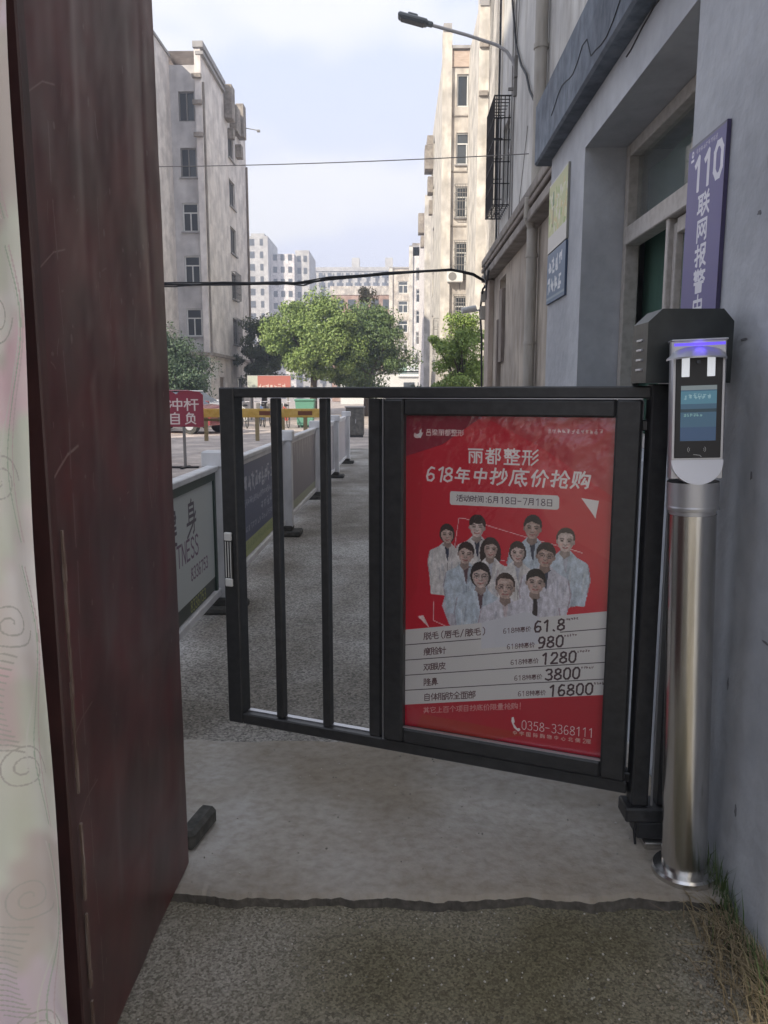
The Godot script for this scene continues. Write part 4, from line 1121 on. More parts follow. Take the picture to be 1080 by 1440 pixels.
func tree(called: String, label: String, at: Vector3, h: float, w: float, clumps: int, per: int, leaf: float, c0: Color, c1: Color, trunk := true, base := 0.25) -> void:
	var t := thing(called, label, "tree" if trunk else "shrub", at)
	var cs := []
	var mid := h * (base + 1.0) * 0.5
	var hh := h * (1.0 - base) * 0.5
	for i in clumps:
		var d := Vector3(rng.randfn(), rng.randfn(), rng.randfn()).normalized() * pow(rng.randf(), 0.33)
		var taper := 1.0 - 0.25 * maxf(0.0, d.y)
		var p := Vector3(d.x * w * 0.43 * taper, mid + d.y * hh * 0.88, d.z * w * 0.43 * taper) * Vector3(1.0 + rng.randfn() * 0.08, 1.0 + rng.randfn() * 0.035, 1.0)
		var r := w * rng.randf_range(0.07, 0.2)
		cs.append([p, Vector3(r, r * 0.75, r)])
	if trunk:
		var tm := MB.new()
		var tip := Vector3(0.1, mid, 0)
		tm.cyl(Vector3(0, -0.1, 0), Vector3(0.05, h * 0.3, 0.02), h * 0.032, h * 0.024, 8)
		tm.cyl(Vector3(0.05, h * 0.3, 0.02), tip, h * 0.024, h * 0.012, 8)
		for i in range(0, mini(clumps, 14)):
			tm.cyl(Vector3(0.05, h * rng.randf_range(0.22, 0.5), 0.02), cs[i][0], h * 0.011, h * 0.003, 6)
		part("trunk", tm, flat(lin(0.09, 0.07, 0.055), 0.9), t)
	part("crown", crown(cs, per, leaf, c0, c1), M.leaf, t)
	if not trunk:
		var sm := MB.new()
		for i in 5: sm.cyl(Vector3(rng.randf_range(-0.1, 0.1), -0.05, rng.randf_range(-0.1, 0.1)), cs[i][0], 0.02, 0.008, 5)
		part("stems", sm, flat(lin(0.09, 0.07, 0.055), 0.9), t)

func trees() -> void:
	M.leaf = leaf_mat()
	tree("leafy_tree", "big bright green leafy tree standing behind the yellow boom", Vector3(-4.9, -0.02, -45), 7.3, 6.0, 70, 560, 0.085, Color(0.12, 0.19, 0.045), Color(0.27, 0.35, 0.11), true, 0.2)
	tree("leafy_tree", "big darker green tree leaning over the end of the path", Vector3(-1.9, -0.02, -47), 6.8, 6.0, 65, 560, 0.085, Color(0.07, 0.125, 0.04), Color(0.15, 0.21, 0.075), true, 0.18)
	tree("leafy_tree", "dark slender tree between the left block and the bright tree", Vector3(-8.6, -0.02, -50), 6.6, 3.8, 50, 380, 0.085, Color(0.05, 0.07, 0.03), Color(0.1, 0.115, 0.05), true, 0.15)
	tree("leafy_tree", "brownish tree top showing behind the darker tree", Vector3(-2.2, -0.02, -60), 9.0, 4.6, 45, 300, 0.1, Color(0.11, 0.1, 0.045), Color(0.2, 0.16, 0.08), true, 0.3)
	tree("broad_bush", "dark green bushy tree in front of the recessed window column", Vector3(-11.0, -0.02, -36.5), 4.6, 5.0, 70, 330, 0.075, Color(0.045, 0.08, 0.04), Color(0.1, 0.145, 0.075), true, 0.1)
	tree("young_tree", "bright yellow-green young tree beside the beige corner pier", Vector3(2.0, -0.02, -26), 4.15, 2.35, 85, 330, 0.045, Color(0.14, 0.22, 0.04), Color(0.31, 0.39, 0.1), true, 0.1)
	tree("low_shrub", "low green shrub at the foot of the shop row", Vector3(1.6, -0.02, -70), 2.2, 3.0, 20, 120, 0.1, Color(0.06, 0.1, 0.04), Color(0.13, 0.17, 0.07), false, 0.05)

# ------------------------------------------------------------------ maroon steel door and printed curtain on the left
func door_and_curtain() -> void:
	var t := thing("steel_door", "dark maroon sheet steel door leaf standing open with a rusty edge", "door", Vector3(-0.6, -0.04, -1.3))
	# local: leaf runs from z = 0 (hinge) to z = -0.74, face towards +x
	var f := FastNoiseLite.new()
	f.seed = 12
	f.frequency = 1.1
	var m := MB.new()
	var nz := 28
	var ny := 84
	var H := 3.3
	var panels := [Rect2(-0.66, 0.30, 0.44, 0.46), Rect2(-0.66, 0.82, 0.44, 0.62), Rect2(-0.66, 1.5, 0.44, 1.5)]
	var depth := func(z: float, y: float) -> float:
		var d := f.get_noise_2d(z * 2.0, y * 0.7) * 0.007
		for q in panels:
			var e: float = minf(minf(z - q.position.x, q.end.x - z), minf(y - q.position.y, q.end.y - y))
			d -= 0.0025 * smoothstep(0.0, 0.035, e)
		return d
	var low := 0.053
	m.grid(func(u: float, v: float) -> Vector3:
		var z := -0.03 - 0.71 * u
		var y := low + (H - low) * (1.0 - v)
		return Vector3(depth.call(z, y), y, z), nz, ny, Vector3.RIGHT)
	m.box(Vector3(-0.022, (H + low) / 2, -0.72), Vector3(0.03, H - low - 0.01, 0.04), 0.004)
	m.quad(Vector3(-0.04, low, -0.03), Vector3(-0.04, low, -0.74), Vector3(-0.04, H, -0.74), Vector3(-0.04, H, -0.03), Vector3.LEFT)
	var dm := print_mat(door_paint(), 0.38)
	part("sheet", m, dm, t)
	var e := MB.new()
	e.box(Vector3(-0.018, H / 2, -0.012), Vector3(0.045, H, 0.03), 0.003)
	part("edge_channel", e, M.maroon, t)
	var r := MB.new()
	for i in 40:
		var y := 0.05 + i * 0.031
		if f.get_noise_2d(y * 3.0, 77.0) < -0.12: continue
		var a := 0.004 + 0.006 * absf(f.get_noise_2d(y * 9.0, 40.0)) * 2.0
		r.box(Vector3(0.007, y, -0.034 - 0.004 * f.get_noise_2d(y * 4.0, 7.0)), Vector3(0.004, 0.0312, a * 1.1))
	part("rusty_seam", r, M.rust, t)
	var post := thing("door_post", "dark maroon steel post behind the printed curtain", "post", Vector3(-0.66, -0.04, -1.22))
	bxp("shaft", Vector3(0, 1.65, 0), Vector3(0.08, 3.3, 0.08), M.maroon, post, 0.006)
	bxp("foot_plate", Vector3(0, 0.008, 0), Vector3(0.12, 0.016, 0.12), M.rust, post, 0.002)
	# dark wooden stop lying on the slab at the free edge
	var s := thing("door_stop", "dark weathered wooden block lying at the foot of the maroon door", "block", Vector3(-0.612, 0.005, -2.19), "", -0.2)
	bxp("block", Vector3(0, 0.03, 0), Vector3(0.055, 0.06, 0.17), M.rubber, s, 0.012)
	# curtain printed with scrolls and ruffles
	var c := thing("door_curtain", "cream door curtain printed with pastel scrolls hanging beside the maroon door", "curtain", Vector3(-0.53, -0.04, -1.1))
	var cm := MB.new()
	var L := 0.85
	cm.grid(func(u: float, v: float) -> Vector3:
		var x := -L * (1.0 - u)
		var y := 0.03 + 3.0 * (1.0 - v)
		return Vector3(x + 0.012 * (y - 0.3) + 0.005 * sin(y * 3.1) + 0.003 * sin(y * 9.0), y, 0.014 * sin(x * 38.0 + 0.8 * sin(y * 1.3)) + 0.007 * sin(x * 77.0 + y * 2.0) + 0.005 * sin(y * 8.0 + x * 20.0)), 110, 70, Vector3(0, 0, 1))
	part("cloth", cm, print_mat(curtain_print(), 0.75), c)
	var rod := MB.new()
	rod.cyl(Vector3(-0.9, 3.03, 0), Vector3(0.02, 3.03, 0), 0.012, 0.012, 10)
	rod.cyl(Vector3(-0.13, 3.03, 0), Vector3(-0.13, 3.03, -0.1), 0.01, 0.01, 8)
	part("rod", rod, M.oldframe, c)

# scuffed maroon paint with chalky scratches and bare spots
func door_paint() -> Image:
	var w := 180
	var h := 840
	var im := Image.create_empty(w, h, false, Image.FORMAT_RGB8)
	var f := FastNoiseLite.new()
	f.seed = 19
	f.frequency = 0.012
	f.fractal_octaves = 5
	var a := lin(0.05, 0.024, 0.025)
	var b := lin(0.1, 0.031, 0.033)
	var c := lin(0.08, 0.055, 0.055)
	for y in h:
		for x in w:
			var v := f.get_noise_2d(x * 1.2, y) * 0.9 + 0.5
			var u := smoothstep(0.05, 0.5, f.get_noise_2d(x + 300.0, y * 0.8))
			im.set_pixel(x, y, a.lerp(b, clampf(v, 0.0, 1.0)).lerp(c, u * 0.55))
	im.resize(720, 2016, Image.INTERPOLATE_CUBIC)
	var q := RandomNumberGenerator.new()
	q.seed = 23
	for i in 90:
		var p := Vector2(q.randf() * 720, 2016 - (q.randfn() * 230 + 900))
		var d := Vector2(q.randfn() * 8, q.randfn() * 26)
		var col := lin(0.085, 0.05, 0.048).lerp(lin(0.22, 0.18, 0.165), q.randf() * q.randf())
		stroke(im, PackedVector2Array([p, p + d * 0.5 + Vector2(q.randfn() * 2, 0), p + d]), q.randf_range(1.0, 2.2), col)
	for i in 60: oval(im, Vector2(q.randf() * 720, 2016 - (q.randfn() * 260 + 860)), q.randf_range(1.5, 5), q.randf_range(1.5, 6), lin(0.13, 0.09, 0.085))
	for i in 7:
		var y := 2016 - q.randf_range(250, 1250)
		stroke(im, PackedVector2Array([Vector2(4, y), Vector2(60, y - 22), Vector2(110, y - 30)]), 1.6, lin(0.17, 0.12, 0.11))
	# worn drip line with pale filler running down near the hinge edge
	for i in 14: stroke(im, PackedVector2Array([Vector2(70 + q.randfn() * 5, 900 + i * 80), Vector2(70 + q.randfn() * 5, 960 + i * 80)]), q.randf_range(2, 5), lin(0.12, 0.08, 0.075))
	return im

func curtain_print() -> Image:
	var k := 2.0 / 3.0  # pixels per millimetre
	var W := int(850 * k)
	var H := 2000
	var q := RandomNumberGenerator.new()
	q.seed = 9
	var base := lin(0.74, 0.66, 0.6)
	var im := blank(W, H, base)
	# soft dyed patches
	for i in 420:
		var c: Color = [lin(0.74, 0.54, 0.54), lin(0.66, 0.66, 0.54), lin(0.8, 0.74, 0.68), lin(0.7, 0.56, 0.6), lin(0.58, 0.5, 0.44)][q.randi() % 5]
		var p := Vector2(q.randf() * W, q.randf() * H)
		for s in 5: oval(im, p, (5 - s) * q.randf_range(5, 11), (5 - s) * q.randf_range(10, 22), im.get_pixel(clampi(int(p.x), 0, W - 1), clampi(int(p.y), 0, H - 1)).lerp(c, 0.5), 0.3)
	im.resize(W / 14, H / 14, Image.INTERPOLATE_BILINEAR)
	im.resize(W, H, Image.INTERPOLATE_CUBIC)
	for y0 in range(-100, H + 200, 300):
		for side in [0, 1, 2]:
			var cx: float = W - 18 - side * 170.0
			var cy: float = y0 + side * 120.0
			var ink := lin(0.5, 0.46, 0.4)
			# pair of scrolls joined by a stem, with ruffle hatching
			for s in [-1.0, 1.0]:
				var pts := PackedVector2Array()
				for i in 40:
					var a := i * 0.32
					var r := 3.0 + i * 0.62
					pts.append(Vector2(cx - 22, cy + s * 78) + Vector2(cos(a) * r, sin(a) * r * s))
				stroke(im, pts, 1.5, ink)
			for i in 17:
				var y: float = cy - 52 + i * 6.5
				var b := sin(i / 16.0 * PI) * 16.0
				stroke(im, PackedVector2Array([Vector2(cx - 52 - b, y), Vector2(cx - 30 - b, y + 4), Vector2(cx - 20 - b, y + 9)]), 1.5, ink)
			for s in 3:
				var pts := PackedVector2Array()
				for i in 24: pts.append(Vector2(cx + 6 - s * 5 + sin(i * 0.28) * (10 + s * 3), cy - 140 + i * 12.0))
				stroke(im, pts, 1.3, [lin(0.62, 0.48, 0.46), lin(0.45, 0.5, 0.38), lin(0.7, 0.66, 0.58)][s])
	# blue corner low down
	fill(im, PackedVector2Array([Vector2(W - 130, 1820), Vector2(W - 66, 1790), Vector2(W - 50, 1826), Vector2(W - 130, 1880)]), lin(0.2, 0.26, 0.36))
	return im

# ------------------------------------------------------------------ swing gate with poster
func gate() -> void:
	var t := thing("swing_gate", "dark grey metal swing gate with vertical bars and a red poster panel", "gate", Vector3(-0.613, 0.0, -2.729), "", -0.36625)
	var y0 := 0.15
	var y1 := 1.37
	# outer frame
	bxp("end_stile", Vector3(0.03, (y0 + y1) / 2, 0), Vector3(0.06, y1 - y0, 0.06), M.gatemetal, t, 0.004)
	bxp("top_rail", Vector3(0.745, y1 - 0.0175, 0), Vector3(1.37, 0.035, 0.056), M.gatemetal, t, 0.004)
	bxp("bottom_rail", Vector3(0.735, y0 + 0.02, 0), Vector3(1.35, 0.04, 0.056), M.gatemetal, t, 0.004)
	for x in [0.21, 0.396]: bxp("bar", Vector3(x, (y0 + y1) / 2 + 0.002, 0), Vector3(0.028, y1 - y0 - 0.077, 0.034), M.gatemetal, t, 0.003)
	bxp("middle_stile", Vector3(0.583, (y0 + y1) / 2 + 0.002, 0), Vector3(0.042, y1 - y0 - 0.077, 0.05), M.gatemetal, t, 0.004)
	# thin silver strip that lightens the top face of the bottom rail
	bxp("rail_top_strip", Vector3(0.31, y0 + 0.0415, -0.012), Vector3(0.49, 0.003, 0.02), M.silver, t, 0.0)
	# poster frame
	var px0 := 0.688
	var px1 := 1.33
	var py0 := 0.243
	var py1 := 1.281
	var fx0 := 0.62
	var fx1 := 1.402
	var fy0 := 0.192
	var fy1 := 1.333
	var f := MB.new()
	f.box(Vector3((fx0 + px0) / 2, (fy0 + fy1) / 2, 0.006), Vector3(px0 - fx0, fy1 - fy0, 0.066), 0.006)
	f.box(Vector3((fx1 + px1) / 2, (fy0 + fy1) / 2, 0.006), Vector3(fx1 - px1, fy1 - fy0, 0.066), 0.006)
	f.box(Vector3((px0 + px1) / 2, (py1 + fy1) / 2, 0.004), Vector3(px1 - px0, fy1 - py1, 0.066), 0.006)
	f.box(Vector3((px0 + px1) / 2, (py0 + fy0) / 2, 0.004), Vector3(px1 - px0, py0 - fy0, 0.066), 0.006)
	var fr := part("poster_frame", f, M.gatemetal, t)
	var b := MB.new()
	b.box(Vector3((px0 + px1) / 2, (py0 + py1) / 2, -0.012), Vector3(px1 - px0, py1 - py0, 0.012))
	part("back_board", b, M.black, fr)
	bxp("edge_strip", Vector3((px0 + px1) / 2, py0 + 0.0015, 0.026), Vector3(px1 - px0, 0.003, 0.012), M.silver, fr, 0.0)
	bxp("edge_glint", Vector3(fx0 - 0.0012, (fy0 + fy1) / 2, 0.036), Vector3(0.0022, fy1 - fy0, 0.004), M.silver, fr, 0.0)  # silver lines stand in for highlights along the frame edges
	bxp("edge_glint", Vector3((fx0 + fx1) / 2, fy1 + 0.0012, 0.034), Vector3(fx1 - fx0, 0.0022, 0.004), M.silver, fr, 0.0)
	# poster under a wrinkled film
	var w := FastNoiseLite.new()
	w.seed = 4
	w.frequency = 3.2
	w.noise_type = FastNoiseLite.TYPE_CELLULAR
	w.cellular_return_type = FastNoiseLite.RETURN_DISTANCE
	var p := MB.new()
	var nx := 56
	var ny := 90
	var Z := func(u: float, v: float) -> float:
		var k := smoothstep(0.3, 0.02, v) * smoothstep(0.2, 0.75, u) + 0.35 * smoothstep(0.25, 0.0, v)
		return 0.008 + k * 0.014 * (w.get_noise_2d(u * 2.0 + 0.4 * v, v * 3.2) + 1.0) * 0.5 + 0.0012 * sin(u * 7.0 + v * 9.0)
	p.grid(func(u: float, v: float) -> Vector3: return Vector3(px0 + u * (px1 - px0), py1 - v * (py1 - py0), Z.call(u, v)), nx, ny, Vector3(0, 0, 1))
	var pm := print_mat(poster_print(), 0.3)
	pm.clearcoat_enabled = true
	pm.clearcoat = 0.6
	pm.clearcoat_roughness = 0.15
	part("poster", p, pm, fr)
	var fm := MB.new()
	fm.grid(func(u: float, v: float) -> Vector3: return Vector3(px0 + u * (px1 - px0), py1 - v * (py1 - py0), Z.call(u, v) + 0.002 + 0.012 * smoothstep(0.36, 0.0, v) * (w.get_noise_2d(u * 2.6 + v, v * 4.2 + u * 1.4) + 1.0)), 110, 170, Vector3(0, 0, 1))
	var film := StandardMaterial3D.new()
	film.transparency = BaseMaterial3D.TRANSPARENCY_ALPHA
	film.albedo_color = Color(0.9, 0.9, 0.9, 0.015)
	film.roughness = 0.06
	part("film", fm, film, fr)
	# sensor strip on the end stile
	var sx := bxp("sensor_strip", Vector3(0.026, 0.765, 0.034), Vector3(0.03, 0.19, 0.008), M.black, t, 0.002)
	for y in [0.848, 0.682]: bxp("sensor_cap", Vector3(0.026, y, 0.036), Vector3(0.03, 0.03, 0.012), M.winframe, sx, 0.003)
	for x in [0.016, 0.026, 0.036]: bxp("sensor_line", Vector3(x, 0.765, 0.0386), Vector3(0.003, 0.13, 0.002), M.winframe, sx, 0.0)
	# stub that carries the leaf on its shaft
	bxp("hinge_clip", Vector3(1.415, 1.26, 0.0), Vector3(0.03, 0.03, 0.03), M.black, t, 0.003)
	bxp("hinge_clip", Vector3(1.415, 0.2, 0.0), Vector3(0.05, 0.03, 0.04), M.black, t, 0.003)
	# operator: upright, motor head, foot
	var o := thing("gate_operator", "dark gate motor with a louvred head on twin uprights behind the access terminal", "gate motor", Vector3(0.772, 0.0055, -2.2))
	bxp("upright", Vector3(-0.045, 0.745, 0.0), Vector3(0.05, 1.25, 0.055), M.gatemetal, o, 0.004)
	bxp("upright", Vector3(0.045, 0.745, 0.0), Vector3(0.075, 1.25, 0.055), M.gatemetal, o, 0.004)
	bxp("gap_light_strip", Vector3(-0.0115, 0.745, 0.029), Vector3(0.005, 1.24, 0.004), M.silver, o, 0.0)  # silver strip imitates the light showing between the uprights
	var hd := MB.new()
	var prof := PackedVector2Array([Vector2(-0.112, 0), Vector2(0.112, 0), Vector2(0.112, 0.16), Vector2(0.083, 0.192), Vector2(-0.076, 0.192), Vector2(-0.112, 0.158)])
	hd.prism(prof, Transform3D(Basis(), Vector3(-0.002, 1.372, -0.03)), 0.13)
	var head := part("motor_head", hd, mottle(lin(0.014, 0.018, 0.018), lin(0.021, 0.026, 0.026), lin(0.03, 0.035, 0.034), 0.02, Vector3.ONE * 2.0, 0.4, 0.05, 97, 0.0, 256, 4), o)
	for i in 4: bxp("louvre", Vector3(-0.1155, 1.407 + i * 0.026, 0.04), Vector3(0.006, 0.006, 0.045), M.silver, head, 0.001)
	bxp("foot", Vector3(-0.004, 0.097, 0.0), Vector3(0.17, 0.045, 0.085), M.gatemetal, o, 0.005)
	bxp("foot", Vector3(0.012, 0.048, 0.0), Vector3(0.13, 0.054, 0.08), M.gatemetal, o, 0.005)
	bxp("foot_plate", Vector3(0.03, 0.0105, 0.005), Vector3(0.13, 0.021, 0.11), M.steel, o, 0.003)
	var cb := MB.new()
	cb.tube([Vector3(-0.05, 0.08, 0.02), Vector3(-0.058, 0.04, 0.03), Vector3(-0.055, 0.003, 0.035)], 0.004, 6)
	part("loose_cable", cb, M.cable, o)

func poster_print() -> Image:
	var k := 1.9
	var im := blank(int(642 * k), int(1038 * k), lin(0.52, 0.011, 0.03))
	var W := lin(0.74, 0.7, 0.68)
	var pink := lin(0.72, 0.55, 0.53)
	var dark := lin(0.03, 0.02, 0.025)
	# folds of a brighter and a deeper red
	fill(im, pol([0, 0, 250, 0, 120, 90, 0, 130], k), lin(0.24, 0.014, 0.035))
	fill(im, pol([250, 0, 642, 0, 642, 230, 430, 90], k), lin(0.44, 0.03, 0.045))
	fill(im, pol([330, 120, 642, 250, 642, 420, 470, 330], k), lin(0.54, 0.03, 0.045))
	fill(im, pol([0, 130, 60, 110, 40, 560, 0, 640], k), lin(0.47, 0.01, 0.026))
	# logo and name
	oval(im, Vector2(40, 60) * k, 15 * k, 11 * k, pink, -0.4)
	fill(im, pol([34, 62, 52, 40, 50, 58, 58, 52, 48, 72], k), W)
	oval(im, Vector2(38, 52) * k, 8 * k, 6 * k, lin(0.24, 0.014, 0.035), -0.4)
	write(im, "吕梁丽都整形", 65, 42, 20, 2.4, pink, k)
	scribble(im, Rect2(450 * k, 34 * k, 160 * k, 14 * k), 12 * k, 1.2 * k, pink, 8)
	# headline
	write(im, "丽都整形", 203, 96, 50, 5.2, W, k, 1.13)
	var x := 62.0
	for s in [["6", 46.0, 0.74], ["1", 48.0, 0.5], ["8", 46.0, 0.86], ["年", 48.0, 1.16], ["中", 50.0, 1.1], ["抄", 54.0, 1.16], ["底", 56.0, 1.14], ["价", 52.0, 1.14], ["抢", 54.0, 1.14], ["购", 54.0, 1.0]]:
		write(im, s[0], x, 158 + (50 - s[1]) * 0.5, s[1], 6.2, W, k, 1.0, 0.03, 0.16)
		x += s[1] * s[2]
	# date plate
	fill(im, pol([150, 236, 483, 233, 488, 240, 488, 270, 483, 276, 151, 279, 147, 273, 147, 242], k), lin(0.64, 0.62, 0.6))
	write(im, "活动时间:6月18日-7月18日", 168, 245, 22, 2.5, lin(0.09, 0.06, 0.08), k, 1.02)
	# triangles and line frame
	fill(im, pol([552, 237, 603, 243, 595, 295], k), W)
	fill(im, pol([41, 655, 62, 648, 84, 690], k), pink)
	stroke(im, pol([164, 419, 177, 320, 198, 321, 379, 363, 520, 392, 560, 402], k), 2.4 * k, pink)
	stroke(im, pol([270, 440, 330, 446], k), 2.4 * k, pink)
	stroke(im, pol([98, 590, 96, 662, 182, 690], k), 2.4 * k, pink)
	# group of eleven figures in white coats, back row first: face x, y, half width, hair, coat tone, head tilt
	var q := RandomNumberGenerator.new()
	q.seed = 14
	var coats := [lin(0.6, 0.57, 0.56), lin(0.47, 0.53, 0.6), lin(0.56, 0.54, 0.6)]
	var who := [[237, 343, 25, 1, 0, 0.02], [411, 335, 26, 0, 1, 0.04], [139, 374, 22, 2, 0, -0.06], [511, 368, 26, 4, 1, 0.03], [282, 410, 23, 3, 0, 0.05], [367, 415, 23, 2, 0, -0.08], [202, 432, 25, 0, 1, 0.1], [453, 418, 27, 0, 2, 0.06], [251, 499, 29, 2, 1, -0.03], [425, 504, 28, 0, 2, 0.05], [331, 527, 29, 4, 2, 0.0]]
	fill(im, pol([150, 520, 520, 500, 535, 570, 480, 620, 420, 650, 190, 694, 150, 670, 125, 610], k), coats[2].darkened(0.08))
	for e in who:
		var c := Vector2(e[0], e[1])
		var r: float = e[2]
		var tone := q.randf()
		var skin := lin(0.4, 0.27, 0.225).lerp(lin(0.58, 0.46, 0.42), tone)
		var hair := lin(0.018, 0.014, 0.015).lerp(lin(0.06, 0.035, 0.03), q.randf())
		var coat: Color = coats[e[4]]
		var o := c
		var S := func(x: float, y: float) -> Vector2: return (c + Vector2(x * r, y * r).rotated(e[5])) * k
		if e[3] == 3:
			oval(im, S.call(0, 0.7), r * 1.5 * k, r * 2.3 * k, hair)
		var bot: float = minf(700.0, c.y + 200.0)
		fill(im, pol([-r * 0.5, r * 1.1, r * 0.5, r * 1.1, r * 1.3, r * 1.9, r * 2.5, r * 2.5, r * 3.0, r * 4.4, r * 2.7, r * 6.0, r * 2.4, bot - c.y, -r * 2.4, bot - c.y, -r * 2.7, r * 6.0, -r * 3.0, r * 4.4, -r * 2.5, r * 2.5, -r * 1.3, r * 1.9], k, o), coat)
		# cloth folds: soft darker and lighter strips
		for i in 26:
			var x0 := q.randf_range(-2.5, 2.4) * r
			var y0 := q.randf_range(2.6, 6.0) * r
			stroke(im, pol([x0, y0, x0 + q.randfn() * 0.2 * r, y0 + q.randf_range(0.8, 2.4) * r], k, o), q.randf_range(2.0, 6.0) * k, coat.lerp(lin(0.24, 0.26, 0.32) if q.randf() < 0.55 else lin(0.72, 0.7, 0.7), q.randf_range(0.12, 0.4)))
		stroke(im, pol([-r * 2.6, r * 2.7, -r * 2.9, r * 4.4, -r * 2.6, r * 6.2], k, o), 4.0 * k, coat.lerp(lin(0.2, 0.12, 0.14), 0.4))
		stroke(im, pol([r * 2.6, r * 2.7, r * 2.9, r * 4.4, r * 2.6, r * 6.2], k, o), 4.0 * k, coat.lerp(lin(0.2, 0.12, 0.14), 0.45))
		var shirt: Color = [lin(0.035, 0.04, 0.07), lin(0.4, 0.4, 0.46), lin(0.12, 0.07, 0.08), lin(0.5, 0.42, 0.44)][q.randi() % 4]
		fill(im, pol([-r * 0.75, r * 1.6, r * 0.75, r * 1.6, r * 0.15, r * 4.0], k, o), shirt)
		fill(im, pol([-r * 0.85, r * 1.5, -r * 0.3, r * 1.9, r * 0.1, r * 4.2, -r * 0.5, r * 3.2], k, o), coat.lightened(0.12))
		fill(im, pol([r * 0.85, r * 1.5, r * 0.35, r * 1.9, r * 0.15, r * 4.2, r * 0.7, r * 3.2], k, o), coat.darkened(0.1))
		stroke(im, pol([r * 0.12, r * 4.2, r * 0.15, r * 6.5], k, o), 1.6 * k, coat.darkened(0.3))
		# neck and head
		fill(im, PackedVector2Array([S.call(-0.5, 0.7), S.call(0.5, 0.7), S.call(0.6, 1.7), S.call(0, 2.2), S.call(-0.6, 1.7)]), skin.darkened(0.25))
		oval(im, S.call(0, -0.32), r * 1.08 * k, r * 1.22 * k, hair, e[5])
		if e[3] == 2 or e[3] == 3: oval(im, S.call(0, 0.05), r * 1.16 * k, r * 1.28 * k, hair, e[5])
		for s2 in [-1.0, 1.0]:
			if e[3] != 2 and e[3] != 3: oval(im, S.call(s2 * 0.93, 0.2), r * 0.17 * k, r * 0.28 * k, skin.darkened(0.2))
		var up := -0.5 if e[3] != 4 else -0.72
		var face := PackedVector2Array()
		for v in [[-0.88, up + 0.2], [-0.6, up - 0.12], [0.0, up - 0.22], [0.62, up - 0.1], [0.88, up + 0.22], [0.9, 0.35], [0.74, 0.85], [0.4, 1.25], [0.0, 1.36], [-0.4, 1.25], [-0.74, 0.85], [-0.9, 0.35]]: face.append(S.call(v[0], v[1]))
		fill(im, face, skin)
		# modelling of the printed faces: darker far cheek, lighter brow and nose
		fill(im, PackedVector2Array([S.call(0.45, up + 0.1), S.call(0.88, up + 0.25), S.call(0.9, 0.35), S.call(0.7, 0.88), S.call(0.3, 1.28), S.call(0.5, 0.5)]), skin.darkened(0.16))
		fill(im, PackedVector2Array([S.call(-0.9, 0.3), S.call(-0.7, 0.1), S.call(-0.6, 0.9), S.call(-0.3, 1.28), S.call(-0.72, 0.88)]), skin.darkened(0.08))
		oval(im, S.call(-0.1, up + 0.22), r * 0.42 * k, r * 0.16 * k, skin.lightened(0.16), e[5])
		oval(im, S.call(-0.45, 0.5), r * 0.22 * k, r * 0.18 * k, skin.lerp(lin(0.55, 0.25, 0.22), 0.3))
		oval(im, S.call(0.42, 0.52), r * 0.2 * k, r * 0.18 * k, skin.lerp(lin(0.5, 0.22, 0.2), 0.35))
		if e[3] == 1: fill(im, PackedVector2Array([S.call(-0.95, 0.0), S.call(-0.9, -0.8), S.call(0, -1.2), S.call(0.9, -0.8), S.call(0.95, 0.0), S.call(0.6, -0.42), S.call(0.1, -0.3), S.call(-0.45, -0.4)]), hair)
		elif e[3] != 4: fill(im, PackedVector2Array([S.call(-0.98, 0.05), S.call(-0.95, -0.7), S.call(0.2, -1.3), S.call(0.95, -0.7), S.call(0.98, 0.05), S.call(0.78, -0.4), S.call(q.randf_range(-0.4, 0.4), -0.72), S.call(-0.76, -0.38)]), hair)
		for s2 in [-1.0, 1.0]:
			stroke(im, PackedVector2Array([S.call(s2 * 0.2, -0.14), S.call(s2 * 0.44, -0.22), S.call(s2 * 0.66, -0.13)]), r * 0.11 * k, skin.lerp(hair, 0.65))
			oval(im, S.call(s2 * 0.42, 0.05), r * 0.2 * k, r * 0.085 * k, skin.lerp(hair, 0.8), e[5])
			stroke(im, PackedVector2Array([S.call(s2 * 0.24, 0.17), S.call(s2 * 0.6, 0.17)]), r * 0.05 * k, skin.darkened(0.2))
		stroke(im, PackedVector2Array([S.call(-0.03, 0.0), S.call(-0.06, 0.4)]), r * 0.12 * k, skin.lightened(0.14))
		stroke(im, PackedVector2Array([S.call(-0.18, 0.52), S.call(0.0, 0.58), S.call(0.2, 0.5)]), r * 0.09 * k, skin.darkened(0.32))
		stroke(im, PackedVector2Array([S.call(-0.3, 0.84), S.call(0, 0.9), S.call(0.32, 0.82)]), r * 0.14 * k, skin.lerp(lin(0.28, 0.07, 0.07), 0.7))
		oval(im, S.call(0, 1.05), r * 0.22 * k, r * 0.06 * k, skin.darkened(0.12))
		if e[0] in [251, 331, 453]:
			for s2 in [-1.0, 1.0]:
				var ring := PackedVector2Array()
				for i in 13: ring.append(S.call(s2 * 0.43 + cos(i * TAU / 12) * 0.33, 0.06 + sin(i * TAU / 12) * 0.23))
				stroke(im, ring, 1.0 * k, lin(0.07, 0.06, 0.07))
		if e[0] == 425: fill(im, pol([-6, r * 1.9, 6, r * 1.9, 8, r * 3.6, 0, r * 4.3, -7, r * 3.6], k, o), dark)
	# soften the group like a printed photograph
	var box := Rect2i(int(40 * k), int(290 * k), int(580 * k), int(420 * k))
	var grp := im.get_region(box)
	grp.resize(box.size.x / 5, box.size.y / 5, Image.INTERPOLATE_BILINEAR)
	var gn := FastNoiseLite.new()
	gn.seed = 6
	gn.frequency = 0.05
	gn.fractal_octaves = 4
